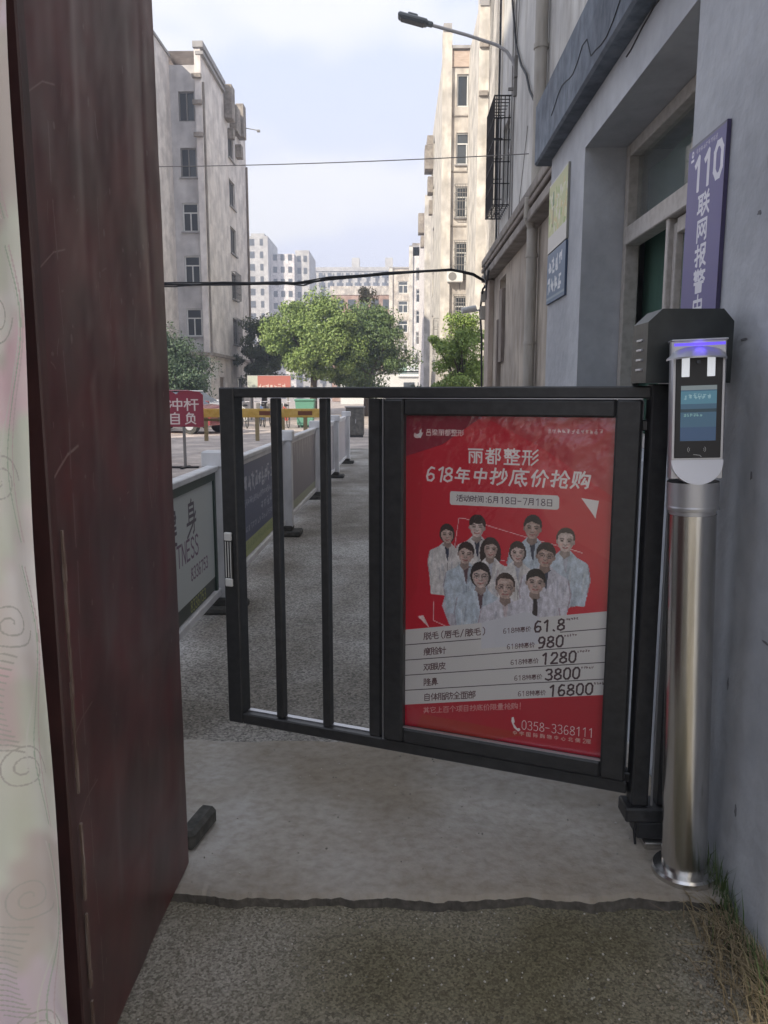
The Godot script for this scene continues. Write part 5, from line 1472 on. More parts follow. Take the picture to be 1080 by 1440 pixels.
	for gy in grp.get_height():
		for gx in grp.get_width():
			var pc := grp.get_pixel(gx, gy)
			if pc.g > pc.r * 0.45: grp.set_pixel(gx, gy, (pc * (1.0 + 0.17 * gn.get_noise_2d(gx * 2.6, gy * 1.5) + q.randf_range(-0.05, 0.05))).clamp())
	grp.resize(box.size.x, box.size.y, Image.INTERPOLATE_CUBIC)
	im.blit_rect(grp, Rect2i(Vector2i.ZERO, box.size), box.position)
	# price list, climbing to the right
	var sl := -0.205
	fill(im, pol([0, 705, 642, 573, 642, 836, 0, 968], k), lin(0.6, 0.58, 0.57))
	fill(im, pol([258, 652, 400, 600, 440, 616, 440, 700, 258, 738], k), lin(0.56, 0.56, 0.6))
	fill(im, pol([0, 966, 642, 834, 642, 1038, 0, 1038], k), lin(0.42, 0.012, 0.03))
	fill(im, pol([60, 990, 420, 1000, 300, 1038, 40, 1038], k), lin(0.38, 0.03, 0.02))
	for i in range(1, 5):
		var y := 705 + 52.6 * i
		if i == 1:
			stroke(im, pol([0, y, 255, y + 255 * sl], k), 2.6 * k, dark)
			stroke(im, pol([505, y + 505 * sl, 642, y + 642 * sl], k), 2.6 * k, dark)
		else: stroke(im, pol([0, y, 642, y + 642 * sl], k), 2.6 * k, dark)
	var brown := lin(0.1, 0.05, 0.055)
	var names := ["脱毛(唇毛/腋毛)", "瘦脸针", "双眼皮", "隆鼻", "自体脂肪全面部"]
	var fig := ["61.8", "980", "1280", "3800", "16800"]
	for i in 5:
		var y := 705 + 52.6 * i
		write(im, names[i], 64, y + 15 + 64 * sl, 26, 2.7, brown, k, 0.98, sl)
		var fx := 326.0 + i * 13.0
		var e := write(im, "618特惠价", fx, y + 25 + fx * sl, 17, 1.9, brown, k, 1.0, sl)
		e = write(im, fig[i], e + 6, y + 10 + (e + 6) * sl, 37, 5.6, lin(0.05, 0.022, 0.03), k, 1.0, sl, 0.04)
		scribble(im, Rect2((e + 1) * k, (y + 8 + e * sl) * k, 42 * k, 8 * k), 7 * k, 1.0 * k, brown, 20 + i, sl)
	write(im, "其它上百个项目抄底价限量抢购!", 64, 978 + 64 * sl, 22, 2.2, lin(0.6, 0.3, 0.28), k, 1.03, sl)
	# telephone line
	fill(im, pol([362, 952, 368, 950, 372, 966, 369, 972, 380, 986, 388, 984, 391, 990, 384, 996, 370, 986, 361, 966], k), W)
	write(im, "0358-3368111", 392, 956, 31, 1.9, W, k, 0.9, -0.045, 0.0, false, 0.82)
	write(im, "中宇国际购物中心北侧2层", 366, 995, 15, 1.7, lin(0.6, 0.42, 0.36), k, 1.45, -0.05)
	return im

# ------------------------------------------------------------------ face access terminal on a steel column
func terminal() -> void:
	var t := thing("access_terminal", "stainless steel column with a face recognition access terminal on top", "access terminal", Vector3(0.815, 0.0055, -2.035))
	t.rotation = Vector3(0, -0.18, 0.034)
	var fl := MB.new()
	fl.lathe(Vector3.ZERO, [Vector2(0.088, -0.004), Vector2(0.088, 0.014), Vector2(0.083, 0.021), Vector2(0.06, 0.024)], 40)
	part("flange", fl, M.steel, t)
	var c := MB.new()
	c.lathe(Vector3.ZERO, [Vector2(0.0605, 0.02), Vector2(0.0605, 1.03)], 48)
	part("column", c, M.steel, t)
	var k := MB.new()
	k.lathe(Vector3.ZERO, [Vector2(0.059, 1.03), Vector2(0.059, 1.04), Vector2(0.0655, 1.042), Vector2(0.0665, 1.05), Vector2(0.0655, 1.054), Vector2(0.0655, 1.116)], 48)
	part("collar", k, M.silver, t)
	# head: flat front, round back
	var p := PackedVector2Array()
	p.append(Vector2(-0.0655, 0.035)); p.append(Vector2(-0.0615, 0.042)); p.append(Vector2(0.0615, 0.042)); p.append(Vector2(0.0655, 0.035))
	for i in 15:
		var a := PI * i / 14.0
		p.append(Vector2(cos(a) * 0.0655, -sin(a) * 0.06))
	var h := MB.new()
	# prism runs along +z of its frame; turn so that it runs up
	h.prism(p, Transform3D(Basis(Vector3(1, 0, 0), Vector3(0, 0, 1), Vector3(0, 1, 0)), Vector3(0, 1.128, 0)), 0.352, true)
	var head := part("head", h, M.silver, t)
	bxp("glass_front", Vector3(0, 1.312, 0.0435), Vector3(0.112, 0.262, 0.004), M.black, head, 0.0015)
	# slanting chin below the glass, painted white for the sky it mirrors
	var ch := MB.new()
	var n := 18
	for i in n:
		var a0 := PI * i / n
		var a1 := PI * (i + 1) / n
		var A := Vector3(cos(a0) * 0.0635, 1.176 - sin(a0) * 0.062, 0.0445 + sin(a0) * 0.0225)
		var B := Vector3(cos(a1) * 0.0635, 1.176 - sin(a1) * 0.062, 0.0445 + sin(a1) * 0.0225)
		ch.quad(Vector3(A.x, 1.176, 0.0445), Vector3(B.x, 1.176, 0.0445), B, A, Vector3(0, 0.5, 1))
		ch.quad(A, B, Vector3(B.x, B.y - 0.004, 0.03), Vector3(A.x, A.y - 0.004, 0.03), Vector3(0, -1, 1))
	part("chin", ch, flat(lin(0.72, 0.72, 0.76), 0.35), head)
	# screen and lamps
	var im := blank(120, 200, lin(0.05, 0.11, 0.17))
	im.fill_rect(Rect2i(0, 0, 120, 16), lin(0.2, 0.24, 0.25))
	im.fill_rect(Rect2i(0, 20, 120, 46), lin(0.08, 0.2, 0.27))
	im.fill_rect(Rect2i(0, 84, 120, 12), lin(0.025, 0.05, 0.07))
	im.fill_rect(Rect2i(0, 150, 120, 50), lin(0.04, 0.08, 0.15))
	scribble(im, Rect2(10, 30, 100, 22), 14, 2, lin(0.25, 0.4, 0.44), 3)
	scribble(im, Rect2(10, 100, 70, 12), 10, 2, lin(0.16, 0.3, 0.3), 6)
	var sm := print_mat(im, 0.15)
	sm.emission_enabled = true
	sm.emission_texture = sm.albedo_texture
	sm.emission = Color(0, 0, 0)
	sm.emission_energy_multiplier = 0.25
	var s := MB.new()
	s.quad(Vector3(-0.043, 1.225, 0.0463), Vector3(0.043, 1.225, 0.0463), Vector3(0.043, 1.365, 0.0463), Vector3(-0.043, 1.365, 0.0463), Vector3(0, 0, 1))
	part("screen", s, sm, head)
	var lamp := flat(lin(0.75, 0.76, 0.78), 0.3)
	lamp.emission_enabled = true
	lamp.emission = Color(0.95, 0.97, 1.0)
	lamp.emission_energy_multiplier = 0.28
	for x in [-0.033, 0.028]: bxp("lamp_window", Vector3(x, 1.412, 0.0464), Vector3(0.019, 0.05, 0.0025), lamp, head, 0.001)
	var lens := MB.new()
	lens.cyl(Vector3(-0.003, 1.424, 0.045), Vector3(-0.003, 1.424, 0.0475), 0.006, 0.005, 16)
	part("camera_lens", lens, flat(lin(0.03, 0.03, 0.035), 0.1), head)
	# card symbol
	var ic := MB.new()
	for e in [[-0.016, -1.0], [0.012, 1.0]]:
		for r in [0.004, 0.008]:
			var pts := []
			for i in 7:
				var a := -0.9 + i * 0.3
				pts.append(Vector3(e[0] + e[1] * cos(a) * r, 1.203 + sin(a) * r, 0.0462))
			ic.tube(pts, 0.0006, 4)
	ic.tube([Vector3(-0.01, 1.19, 0.0462), Vector3(0.006, 1.188, 0.0462), Vector3(0.01, 1.184, 0.0462)], 0.0007, 4)
	part("card_symbol", ic, M.winframe, head)
	# purple light band under the top edge
	var led := flat(lin(0.25, 0.2, 0.7), 0.4)
	led.emission_enabled = true
	led.emission = Color(0.35, 0.24, 1.0)
	led.emission_energy_multiplier = 0.45
	bxp("light_band", Vector3(0, 1.468, 0.0425), Vector3(0.122, 0.007, 0.002), led, head, 0.0)
	bxp("top_lip", Vector3(0, 1.4785, 0.012), Vector3(0.134, 0.005, 0.075), M.silver, head, 0.002)
	var o := OmniLight3D.new()
	o.name = "band_light"
	o.position = Vector3(0, 1.467, 0.056)
	o.light_color = Color(0.4, 0.28, 1.0)
	o.light_energy = 0.0004
	o.omni_range = 3.0
	o.omni_attenuation = 2.0
	o.light_size = 0.02
	o.shadow_enabled = true
	head.add_child(o)
	# curved hood over the camera
	var v := MB.new()
	for i in 22:
		var a0 := PI * i / 22.0
		var a1 := PI * (i + 1) / 22.0
		for e in [[0.0, 1.0], [0.004, 1.0]]:
			var A := Vector3(cos(a0) * 0.064 - 0.004, 1.437 + sin(a0) * 0.022 + e[0], 0.0425)
			var B := Vector3(cos(a1) * 0.064 - 0.004, 1.437 + sin(a1) * 0.022 + e[0], 0.0425)
			var C := Vector3(cos(a1) * 0.072 - 0.008, 1.428 + sin(a1) * 0.004 + e[0], 0.044 + sin(a1) * 0.068)
			var D := Vector3(cos(a0) * 0.072 - 0.008, 1.428 + sin(a0) * 0.004 + e[0], 0.044 + sin(a0) * 0.068)
			v.quad(A, B, C, D, Vector3(0, 1.0 if e[0] > 0 else -1.0, 0))
		var E := Vector3(cos(a0) * 0.072 - 0.008, 1.428 + sin(a0) * 0.004, 0.044 + sin(a0) * 0.068)
		var F := Vector3(cos(a1) * 0.072 - 0.008, 1.428 + sin(a1) * 0.004, 0.044 + sin(a1) * 0.068)
		v.quad(E, F, F + Vector3.UP * 0.004, E + Vector3.UP * 0.004, Vector3(cos(a0), 0, sin(a0)))
	part("hood", v, M.silver, head)

# ------------------------------------------------------------------ signs on the gatehouse wall
func sign_on_wall(t: Node3D, w: float, h: float, im: Image, rough: float, edge: Material) -> void:
	# board against a wall that faces -x; origin at the lower far corner on the wall, text runs towards -z... seen from the path
	bxp("board", Vector3(-0.006, h / 2, w / 2), Vector3(0.012, h, w), edge, t, 0.001)
	var m := MB.new()
	# from the path, near end (+z) is on the right
	m.quad(Vector3(-0.0126, 0.001, 0.001), Vector3(-0.0126, 0.001, w - 0.001), Vector3(-0.0126, h - 0.001, w - 0.001), Vector3(-0.0126, h - 0.001, 0.001), Vector3(-1, 0, 0))
	part("print", m, print_mat(im, rough), t)

func wall_signs() -> void:
	var k := 2.2
	var im := blank(int(280 * k), int(640 * k), lin(0.055, 0.05, 0.25))
	fill(im, pol([0, 0, 280, 0, 280, 7, 0, 10], k), lin(0.06, 0.07, 0.13))
	var W := lin(0.72, 0.72, 0.8)
	scribble(im, Rect2(58 * k, 16 * k, 170 * k, 15 * k), 17 * k, 1.8 * k, lin(0.42, 0.42, 0.55), 5)
	oval(im, Vector2(34, 24) * k, 9 * k, 10 * k, W)
	oval(im, Vector2(34, 23) * k, 4 * k, 4 * k, lin(0.055, 0.05, 0.25))
	fill(im, pol([22, 38, 46, 38, 46, 46, 22, 46], k), W)
	write(im, "110", 46, 44, 96, 19, W, k, 1.0, 0.0, 0.0, false, 1.05)
	write(im, "联网报警中心", 96, 156, 66, 9.5, W, k, 1.115, 0.0, 0.0, true, 1.35)
	var t := thing("alarm_sign", "tall purple-blue wall sign reading 110 in white on the gatehouse", "sign", Vector3(0.9095, 1.452, -2.548))
	sign_on_wall(t, 0.28, 0.64, im, 0.35, flat(lin(0.05, 0.04, 0.1), 0.5))
	# yellow-green notice over a blue one near the far end of the wall
	k = 1.0
	im = blank(520, 395, lin(0.5, 0.52, 0.24))
	var q := RandomNumberGenerator.new()
	q.seed = 31
	for i in 120:
		var c: Color = [lin(0.62, 0.62, 0.36), lin(0.34, 0.44, 0.12), lin(0.6, 0.5, 0.2), lin(0.66, 0.64, 0.5), lin(0.5, 0.55, 0.22)][q.randi() % 5]
		oval(im, Vector2(q.randf() * 520, 60 + q.randf() * 330), q.randf_range(8, 34), q.randf_range(6, 26), c, q.randf() * 3.0)
	fill(im, pol([120, 60, 150, 60, 160, 140, 110, 140], 1.0), lin(0.1, 0.2, 0.06))
	fill(im, pol([126, 150, 144, 150, 148, 260, 122, 260], 1.0), lin(0.16, 0.13, 0.07))
	im.fill_rect(Rect2i(0, 0, 520, 10), lin(0.55, 0.55, 0.52))
	im.fill_rect(Rect2i(0, 300, 520, 95), lin(0.62, 0.6, 0.56))
	t = thing("notice_board", "yellow-green printed notice board hung above the blue notice on the wall", "sign", Vector3(0.9095, 2.172, -4.855))
	sign_on_wall(t, 0.515, 0.39, im, 0.4, flat(lin(0.3, 0.3, 0.27), 0.5))
	im = blank(520, 290, lin(0.06, 0.13, 0.24))
	scribble(im, Rect2(45, 34, 440, 90), 92, 15, lin(0.6, 0.64, 0.68), 15)
	scribble(im, Rect2(30, 150, 460, 90), 92, 15, lin(0.6, 0.64, 0.68), 16)
	im.fill_rect(Rect2i(0, 256, 520, 14), lin(0.2, 0.28, 0.36))
	t = thing("notice_board", "blue notice board with two rows of white characters on the gatehouse wall", "sign", Vector3(0.9095, 1.878, -4.855))
	sign_on_wall(t, 0.515, 0.288, im, 0.4, flat(lin(0.05, 0.08, 0.14), 0.5))

# ------------------------------------------------------------------ advertising fence along the path
func fence() -> void:
	var zs := [-2.1, -4.72, -7.35, -9.95, -12.5, -15.1]
	var xs := [-1.14, -1.125, -1.1, -1.07, -1.045, -1.03]
	var words := ["by the maroon door", "after the fitness board", "after the blue board", "after the faded grey board", "between two striped boards", "at the end of the fence"]
	for i in zs.size():
		var t := thing("fence_post", "white square fence post on a black rubber foot " + words[i], "fence post", Vector3(xs[i], -0.004, zs[i]), "posts of the advertising fence")
		bxp("post", Vector3(0.02, 0.5, 0), Vector3(0.14, 0.86, 0.1), M.whitepaint, t, 0.006)
		bxp("cap", Vector3(0.02, 0.957, 0), Vector3(0.175, 0.1, 0.135), M.whitepaint, t, 0.01)
		var b := MB.new()
		b.box(Vector3(0, 0.025, 0), Vector3(0.34, 0.05, 0.24), 0.012)
		b.box(Vector3(0, 0.07, 0), Vector3(0.18, 0.05, 0.16), 0.01)
		part("foot", b, M.rubber, t)
	var labels := ["white fitness advertising board in a dark green frame on the fence", "blue advertising board with white text and a yellow-green foot strip", "faded dark grey advertising board with paint runs", "pale board with vertical grey stripes next to the faded board", "pale striped board at the end of the fence"]
	for i in 5:
		var a := Vector3(xs[i], 0, zs[i])
		var b := Vector3(xs[i + 1], 0, zs[i + 1])
		var L := a.distance_to(b) - 0.1
		var d := (b - a).normalized()
		var t := thing("fence_board", labels[i], "fence panel", a + d * 0.05, "boards of the advertising fence", atan2(d.x, d.z) + PI)
		# local: -z runs along the fence away from the gate, face towards +x
		bxp("top_rail", Vector3(0, 0.9, -L / 2), Vector3(0.07, 0.035, L), M.whitepaint, t, 0.006)
		bxp("bottom_rail", Vector3(0, 0.13, -L / 2), Vector3(0.06, 0.05, L), M.whitepaint, t, 0.006)
		bxp("board", Vector3(0, 0.52, -L / 2), Vector3(0.02, 0.72, L - 0.16), M.winframe, t, 0.002)
		var fm: Material = flat(lin(0.035, 0.06, 0.05), 0.5) if i == 0 else M.whitepaint
		var f := MB.new()
		for z in [-0.06, -L + 0.06]: f.box(Vector3(0, 0.515, z), Vector3(0.045, 0.73, 0.04), 0.003)
		f.box(Vector3(0, 0.865, -L / 2), Vector3(0.05, 0.03 if i else 0.06, L - 0.1), 0.003)
		part("board_frame", f, fm, t)
		var m := MB.new()
		m.quad(Vector3(0.0125, 0.165, -0.085), Vector3(0.0125, 0.165, -L + 0.085), Vector3(0.0125, 0.85, -L + 0.085), Vector3(0.0125, 0.85, -0.085), Vector3(1, 0, 0))
		part("print", m, print_mat(fence_print(i), 0.4), t)

func fence_print(i: int) -> Image:
	var W := 1180
	var H := 342
	var im: Image
	var q := RandomNumberGenerator.new()
	q.seed = 60 + i
	if i == 0:
		im = blank(W, H, lin(0.5, 0.53, 0.52))
		write(im, "健身", 700, 32, 100, 9, lin(0.05, 0.035, 0.06), 1.0, 1.9)
		write(im, "FITNESS", 706, 135, 58, 7, lin(0.12, 0.05, 0.11), 1.0)
		write(im, "8336753", 914, 218, 36, 5, lin(0.12, 0.05, 0.11), 1.0)
		im.fill_rect(Rect2i(0, 302, W, 40), lin(0.05, 0.06, 0.05))
		write(im, "8336753", 900, 306, 32, 4, lin(0.4, 0.42, 0.12), 1.0, 1.0)
	elif i == 1:
		im = blank(W, H, lin(0.07, 0.085, 0.16))
		scribble(im, Rect2(120, 44, 960, 70), 62, 9, lin(0.4, 0.42, 0.5), 70)
		scribble(im, Rect2(180, 132, 800, 26), 26, 4, lin(0.32, 0.34, 0.44), 71)
		scribble(im, Rect2(640, 176, 420, 38), 60, 6, lin(0.3, 0.32, 0.42), 72)
		scribble(im, Rect2(160, 232, 900, 24), 40, 4, lin(0.28, 0.3, 0.4), 73)
		im.fill_rect(Rect2i(0, 284, W, 58), lin(0.36, 0.4, 0.16))
		scribble(im, Rect2(60, 294, 1060, 30), 30, 4, lin(0.22, 0.3, 0.1), 74)
	elif i == 2:
		im = blank(W, H, lin(0.17, 0.145, 0.16))
		for k in 90:
			var x := q.randf() * W
			im.fill_rect(Rect2i(int(x), 0, q.randi_range(4, 16), q.randi_range(20, 130)), lin(0.36, 0.33, 0.34).lerp(lin(0.14, 0.11, 0.12), q.randf()))
		im.fill_rect(Rect2i(0, 300, W, 42), lin(0.3, 0.31, 0.2))
	else:
		im = blank(W, H, lin(0.46, 0.43, 0.45))
		for k in 26:
			im.fill_rect(Rect2i(k * 46, 0, q.randi_range(12, 30), H), lin(0.5, 0.46, 0.49).lerp(lin(0.26, 0.25, 0.28), q.randf()))
	return im

# ------------------------------------------------------------------ yard behind: warning sign, boom, cars, bicycles
func yard() -> void:
	var t := thing("warning_sign", "red warning sign with white characters on a thin stand before the boom", "sign", Vector3(-3.93, -0.02, -14.2))
	var im := blank(448, 320, lin(0.27, 0.03, 0.055))
	write(im, "禁冲杆", 14, 32, 128, 13, lin(0.7, 0.6, 0.58), 1.0, 1.08)
	write(im, "果自负", 14, 180, 118, 13, lin(0.7, 0.6, 0.58), 1.0, 1.16)
	var bd := MB.new()
	var pf := PackedVector2Array([Vector2(-0.62, 0.76), Vector2(0.37, 0.76), Vector2(0.37, 1.34), Vector2(0.3, 1.4), Vector2(0.1, 1.42), Vector2(-0.06, 1.4), Vector2(-0.12, 1.35), Vector2(-0.2, 1.4), Vector2(-0.5, 1.42), Vector2(-0.62, 1.36)])
	bd.prism(pf, Transform3D(Basis(), Vector3(0, 0, -0.01)), 0.02)
	part("board", bd, flat(lin(0.26, 0.03, 0.05), 0.5), t)
	var fp := MB.new()
	fp.quad(Vector3(-0.6, 0.77, 0.0112), Vector3(0.35, 0.77, 0.0112), Vector3(0.35, 1.34, 0.0112), Vector3(-0.6, 1.34, 0.0112), Vector3(0, 0, 1))
	part("print", fp, print_mat(im, 0.5), t)
	bxp("pole", Vector3(0, 0.4, -0.005), Vector3(0.05, 0.8, 0.03), M.oldframe, t, 0.003)
	var ft := MB.new()
	ft.box(Vector3(0, 0.02, 0), Vector3(0.5, 0.035, 0.06), 0.003)
	ft.box(Vector3(0, 0.02, 0), Vector3(0.06, 0.034, 0.5), 0.003)
	part("foot", ft, M.black, t)
	# boom barrier
	t = thing("boom_barrier", "yellow boom barrier with dark stripes and hanging legs across the road", "barrier", Vector3(-5.4, -0.02, -15.3))
	var yl := mottle(lin(0.5, 0.3, 0.06), lin(0.6, 0.38, 0.08), lin(0.66, 0.45, 0.13), 0.02, Vector3.ONE, 0.5, 0.0, 98, 0.0, 256, 4)
	bxp("cabinet", Vector3(0, 0.55, 0), Vector3(0.4, 1.1, 0.36), yl, t, 0.02)
	bxp("boom", Vector3(1.98, 0.99, 0.22), Vector3(3.96, 0.17, 0.07), yl, t, 0.01)
	for i in 5: bxp("stripe", Vector3(0.6 + i * 0.75, 0.99, 0.2565), Vector3(0.28, 0.08, 0.003), flat(lin(0.16, 0.05, 0.02), 0.5), t, 0.0)
	bxp("lower_bar", Vector3(1.0, 0.86, 0.22), Vector3(1.9, 0.05, 0.05), flat(lin(0.14, 0.1, 0.04), 0.6), t, 0.004)
	for x in [1.66, 2.66, 3.16, 3.6]: bxp("hanging_leg", Vector3(x, 0.68, 0.22), Vector3(0.075, 0.46, 0.04), flat(lin(0.3, 0.24, 0.13), 0.6), t, 0.004)
	bxp("support_leg", Vector3(3.16, 0.225, 0.22), Vector3(0.06, 0.45, 0.04), flat(lin(0.3, 0.24, 0.13), 0.6), t, 0.004)
	# cars
	car("parked_car", "white parked car behind the red warning sign", Vector3(-8.9, -0.02, -33), 2.6, lin(0.72, 0.72, 0.72))
	car("parked_car", "dark red parked car beside the white car", Vector3(-8.0, -0.02, -27.5), 2.75, lin(0.22, 0.025, 0.03))
	car("parked_car", "silver parked car standing before the left block", Vector3(-10.6, -0.02, -30.5), 2.5, lin(0.45, 0.47, 0.48))
	# bicycles
	var cols := [lin(0.5, 0.08, 0.05), lin(0.06, 0.06, 0.07), lin(0.08, 0.16, 0.34), lin(0.55, 0.55, 0.52), lin(0.5, 0.2, 0.04), lin(0.07, 0.07, 0.08), lin(0.3, 0.05, 0.05)]
	var names := ["red bicycle parked at the end of the row next to the green bin", "black bicycle parked next to the red bicycle", "blue bicycle parked in the middle of the row", "grey bicycle parked behind the blue bicycle", "orange bicycle parked beside the grey one", "dark bicycle leaning in the row by the orange one", "dark red bicycle parked nearest the left block"]
	for i in cols.size(): bicycle(names[i], Vector3(-4.5 - i * 0.55, -0.02, -31.0 - 0.5 * (i % 3)), 0.35 + 0.12 * sin(i * 3.0), cols[i])
	# green bin
	t = thing("green_bin", "green rubbish bin on small wheels near the bicycles", "bin", Vector3(-3.75, -0.02, -31.5))
	var gm := flat(lin(0.1, 0.26, 0.18), 0.6)
	var bn := MB.new()
	bn.prism(PackedVector2Array([Vector2(-0.3, 0.1), Vector2(0.3, 0.1), Vector2(0.38, 1.05), Vector2(-0.38, 1.05)]), Transform3D(Basis(), Vector3(0, 0, -0.3)), 0.6)
	part("tub", bn, gm, t)
	bxp("lid", Vector3(0, 1.1, 0), Vector3(0.82, 0.09, 0.7), gm, t, 0.03)
	for x in [-0.25, 0.25]:
		var wm := MB.new()
		wm.cyl(Vector3(x - 0.03, 0.09, 0.22), Vector3(x + 0.03, 0.09, 0.22), 0.09, 0.09, 12)
		part("wheel", wm, M.rubber, t)
	bxp("axle", Vector3(0, 0.08, -0.2), Vector3(0.5, 0.16, 0.1), gm, t, 0.0)
	# grey cabinet at the end of the path
	t = thing("utility_cabinet", "grey-brown metal utility cabinet standing where the sunlit road begins", "cabinet", Vector3(-1.36, -0.02, -24.6))
	var cm := mottle(lin(0.08, 0.075, 0.065), lin(0.12, 0.115, 0.1), lin(0.17, 0.16, 0.145), 0.03, Vector3.ONE, 0.6, 0.0, 99, 0.0, 256, 4)
	bxp("body", Vector3(0, 0.5, 0), Vector3(0.56, 0.86, 0.5), cm, t, 0.01)
	bxp("roof", Vector3(0, 0.945, 0), Vector3(0.62, 0.04, 0.56), M.spandrel, t, 0.006)
	bxp("plinth", Vector3(0, 0.035, 0), Vector3(0.5, 0.07, 0.44), M.rubber, t, 0.0)
	for x in [-0.14, 0.14]: bxp("door", Vector3(x, 0.5, 0.253), Vector3(0.26, 0.8, 0.012), cm, t, 0.003)
	bxp("handle", Vector3(0.03, 0.5, 0.266), Vector3(0.02, 0.12, 0.02), M.silver, t, 0.0)
	# red banner board on posts in front of the tree
	t = thing("banner_board", "orange-red banner board on two posts below the big tree", "banner", Vector3(-6.6, -0.02, -40))
	var bim := blank(300, 100, lin(0.4, 0.13, 0.1))
	im = bim
	scribble(im, Rect2(40, 52, 230, 40), 26, 5, lin(0.6, 0.5, 0.45), 44)
	im.fill_rect(Rect2i(0, 0, 70, 100), lin(0.45, 0.47, 0.4))
	var bq := MB.new()
	bq.quad(Vector3(-1.1, 1.45, 0.031), Vector3(1.1, 1.45, 0.031), Vector3(1.1, 2.25, 0.031), Vector3(-1.1, 2.25, 0.031), Vector3(0, 0, 1))
	part("print", bq, print_mat(im, 0.6), t)
	bxp("board", Vector3(0, 1.85, 0), Vector3(2.25, 0.85, 0.06), M.spandrel, t, 0.0)
	for x in [-0.95, 0.95]: bxp("post", Vector3(x, 0.95, -0.05), Vector3(0.07, 1.9, 0.035), M.oldframe, t, 0.0)

func car(called: String, label: String, at: Vector3, turn: float, paint: Color) -> void:
	var t := thing(called, label, "car", at, "cars parked in the yard", turn)
	var pm := flat(paint, 0.25)
	pm.clearcoat_enabled = true
	pm.clearcoat = 0.8
	pm.clearcoat_roughness = 0.05
	# side profile in x (length) and y, extruded over the width
	var body := PackedVector2Array([Vector2(-2.2, 0.3), Vector2(-2.25, 0.55), Vector2(-2.18, 0.82), Vector2(-1.75, 0.95), Vector2(-0.9, 1.0), Vector2(1.6, 1.02), Vector2(2.12, 0.96), Vector2(2.2, 0.7), Vector2(2.18, 0.32), Vector2(1.75, 0.24), Vector2(-1.8, 0.24)])
	var b := MB.new()
	b.prism(body, Transform3D(Basis(), Vector3(0, 0, -0.86)), 1.72, true)
	part("body", b, pm, t)
	# cabin tapers towards the roof
	var lo := [Vector3(-1.05, 0.99, 0), Vector3(1.75, 1.01, 0)]
	var hi := [Vector3(-0.25, 1.44, 0), Vector3(1.05, 1.46, 0)]
	var c := MB.new()
	for s in [-1.0, 1.0]:
		var g := MB.new()
		var A: Vector3 = lo[0] + Vector3(0, 0, s * 0.8)
		var B: Vector3 = lo[1] + Vector3(0, 0, s * 0.8)
		var C: Vector3 = hi[1] + Vector3(0, 0, s * 0.6)
		var D: Vector3 = hi[0] + Vector3(0, 0, s * 0.6)
		g.quad(A, B, C, D, Vector3(0, 0.3, s))
		part("side_window", g, M.glass0, t)
		for x in [0.3, 0.98]:
			c.box((A.lerp(B, x * 0.8 + 0.06) + D.lerp(C, x * 0.8 + 0.06)) / 2 + Vector3(0, 0, s * 0.01), Vector3(0.09, 0.48, 0.05), 0.0, Basis(Vector3(1, 0, 0), s * -0.4))
	var fs := MB.new()
	fs.quad(lo[0] + Vector3(0, 0, -0.8), lo[0] + Vector3(0, 0, 0.8), hi[0] + Vector3(0, 0, 0.6), hi[0] + Vector3(0, 0, -0.6), Vector3(-1, 0.5, 0))
	part("windscreen", fs, M.glass0, t)
	var rw := MB.new()
	rw.quad(lo[1] + Vector3(0, 0, -0.8), lo[1] + Vector3(0, 0, 0.8), hi[1] + Vector3(0, 0, 0.6), hi[1] + Vector3(0, 0, -0.6), Vector3(1, 0.5, 0))
	c.box(Vector3(0.4, 1.46, 0), Vector3(1.36, 0.05, 1.26), 0.02)
	part("roof", c, pm, t)
	part("rear_window", rw, M.glass0, t)
	for x in [-1.4, 1.35]:
		for s in [-1.0, 1.0]:
			var w := MB.new()
			w.cyl(Vector3(x, 0.31, s * 0.7), Vector3(x, 0.31, s * 0.89), 0.31, 0.31, 18)
			var wh := part("wheel", w, M.rubber, t)
			var r := MB.new()
			r.cyl(Vector3(x, 0.31, s * 0.89), Vector3(x, 0.31, s * 0.9), 0.2, 0.18, 14)
			part("rim", r, M.silver, wh)
	for s in [-1.0, 1.0]:
		bxp("headlight", Vector3(-2.2, 0.72, s * 0.62), Vector3(0.08, 0.14, 0.34), M.winframe, t, 0.02)
		bxp("tail_light", Vector3(2.17, 0.82, s * 0.66), Vector3(0.06, 0.14, 0.3), flat(lin(0.35, 0.02, 0.02), 0.3), t, 0.02)
		bxp("mirror", Vector3(-0.8, 1.04, s * 0.95), Vector3(0.12, 0.12, 0.18), pm, t, 0.03)
	bxp("grille", Vector3(-2.23, 0.5, 0), Vector3(0.04, 0.16, 0.9), M.black, t, 0.0)
	bxp("number_plate", Vector3(-2.26, 0.42, 0), Vector3(0.02, 0.12, 0.44), flat(lin(0.08, 0.15, 0.4), 0.4), t, 0.0)

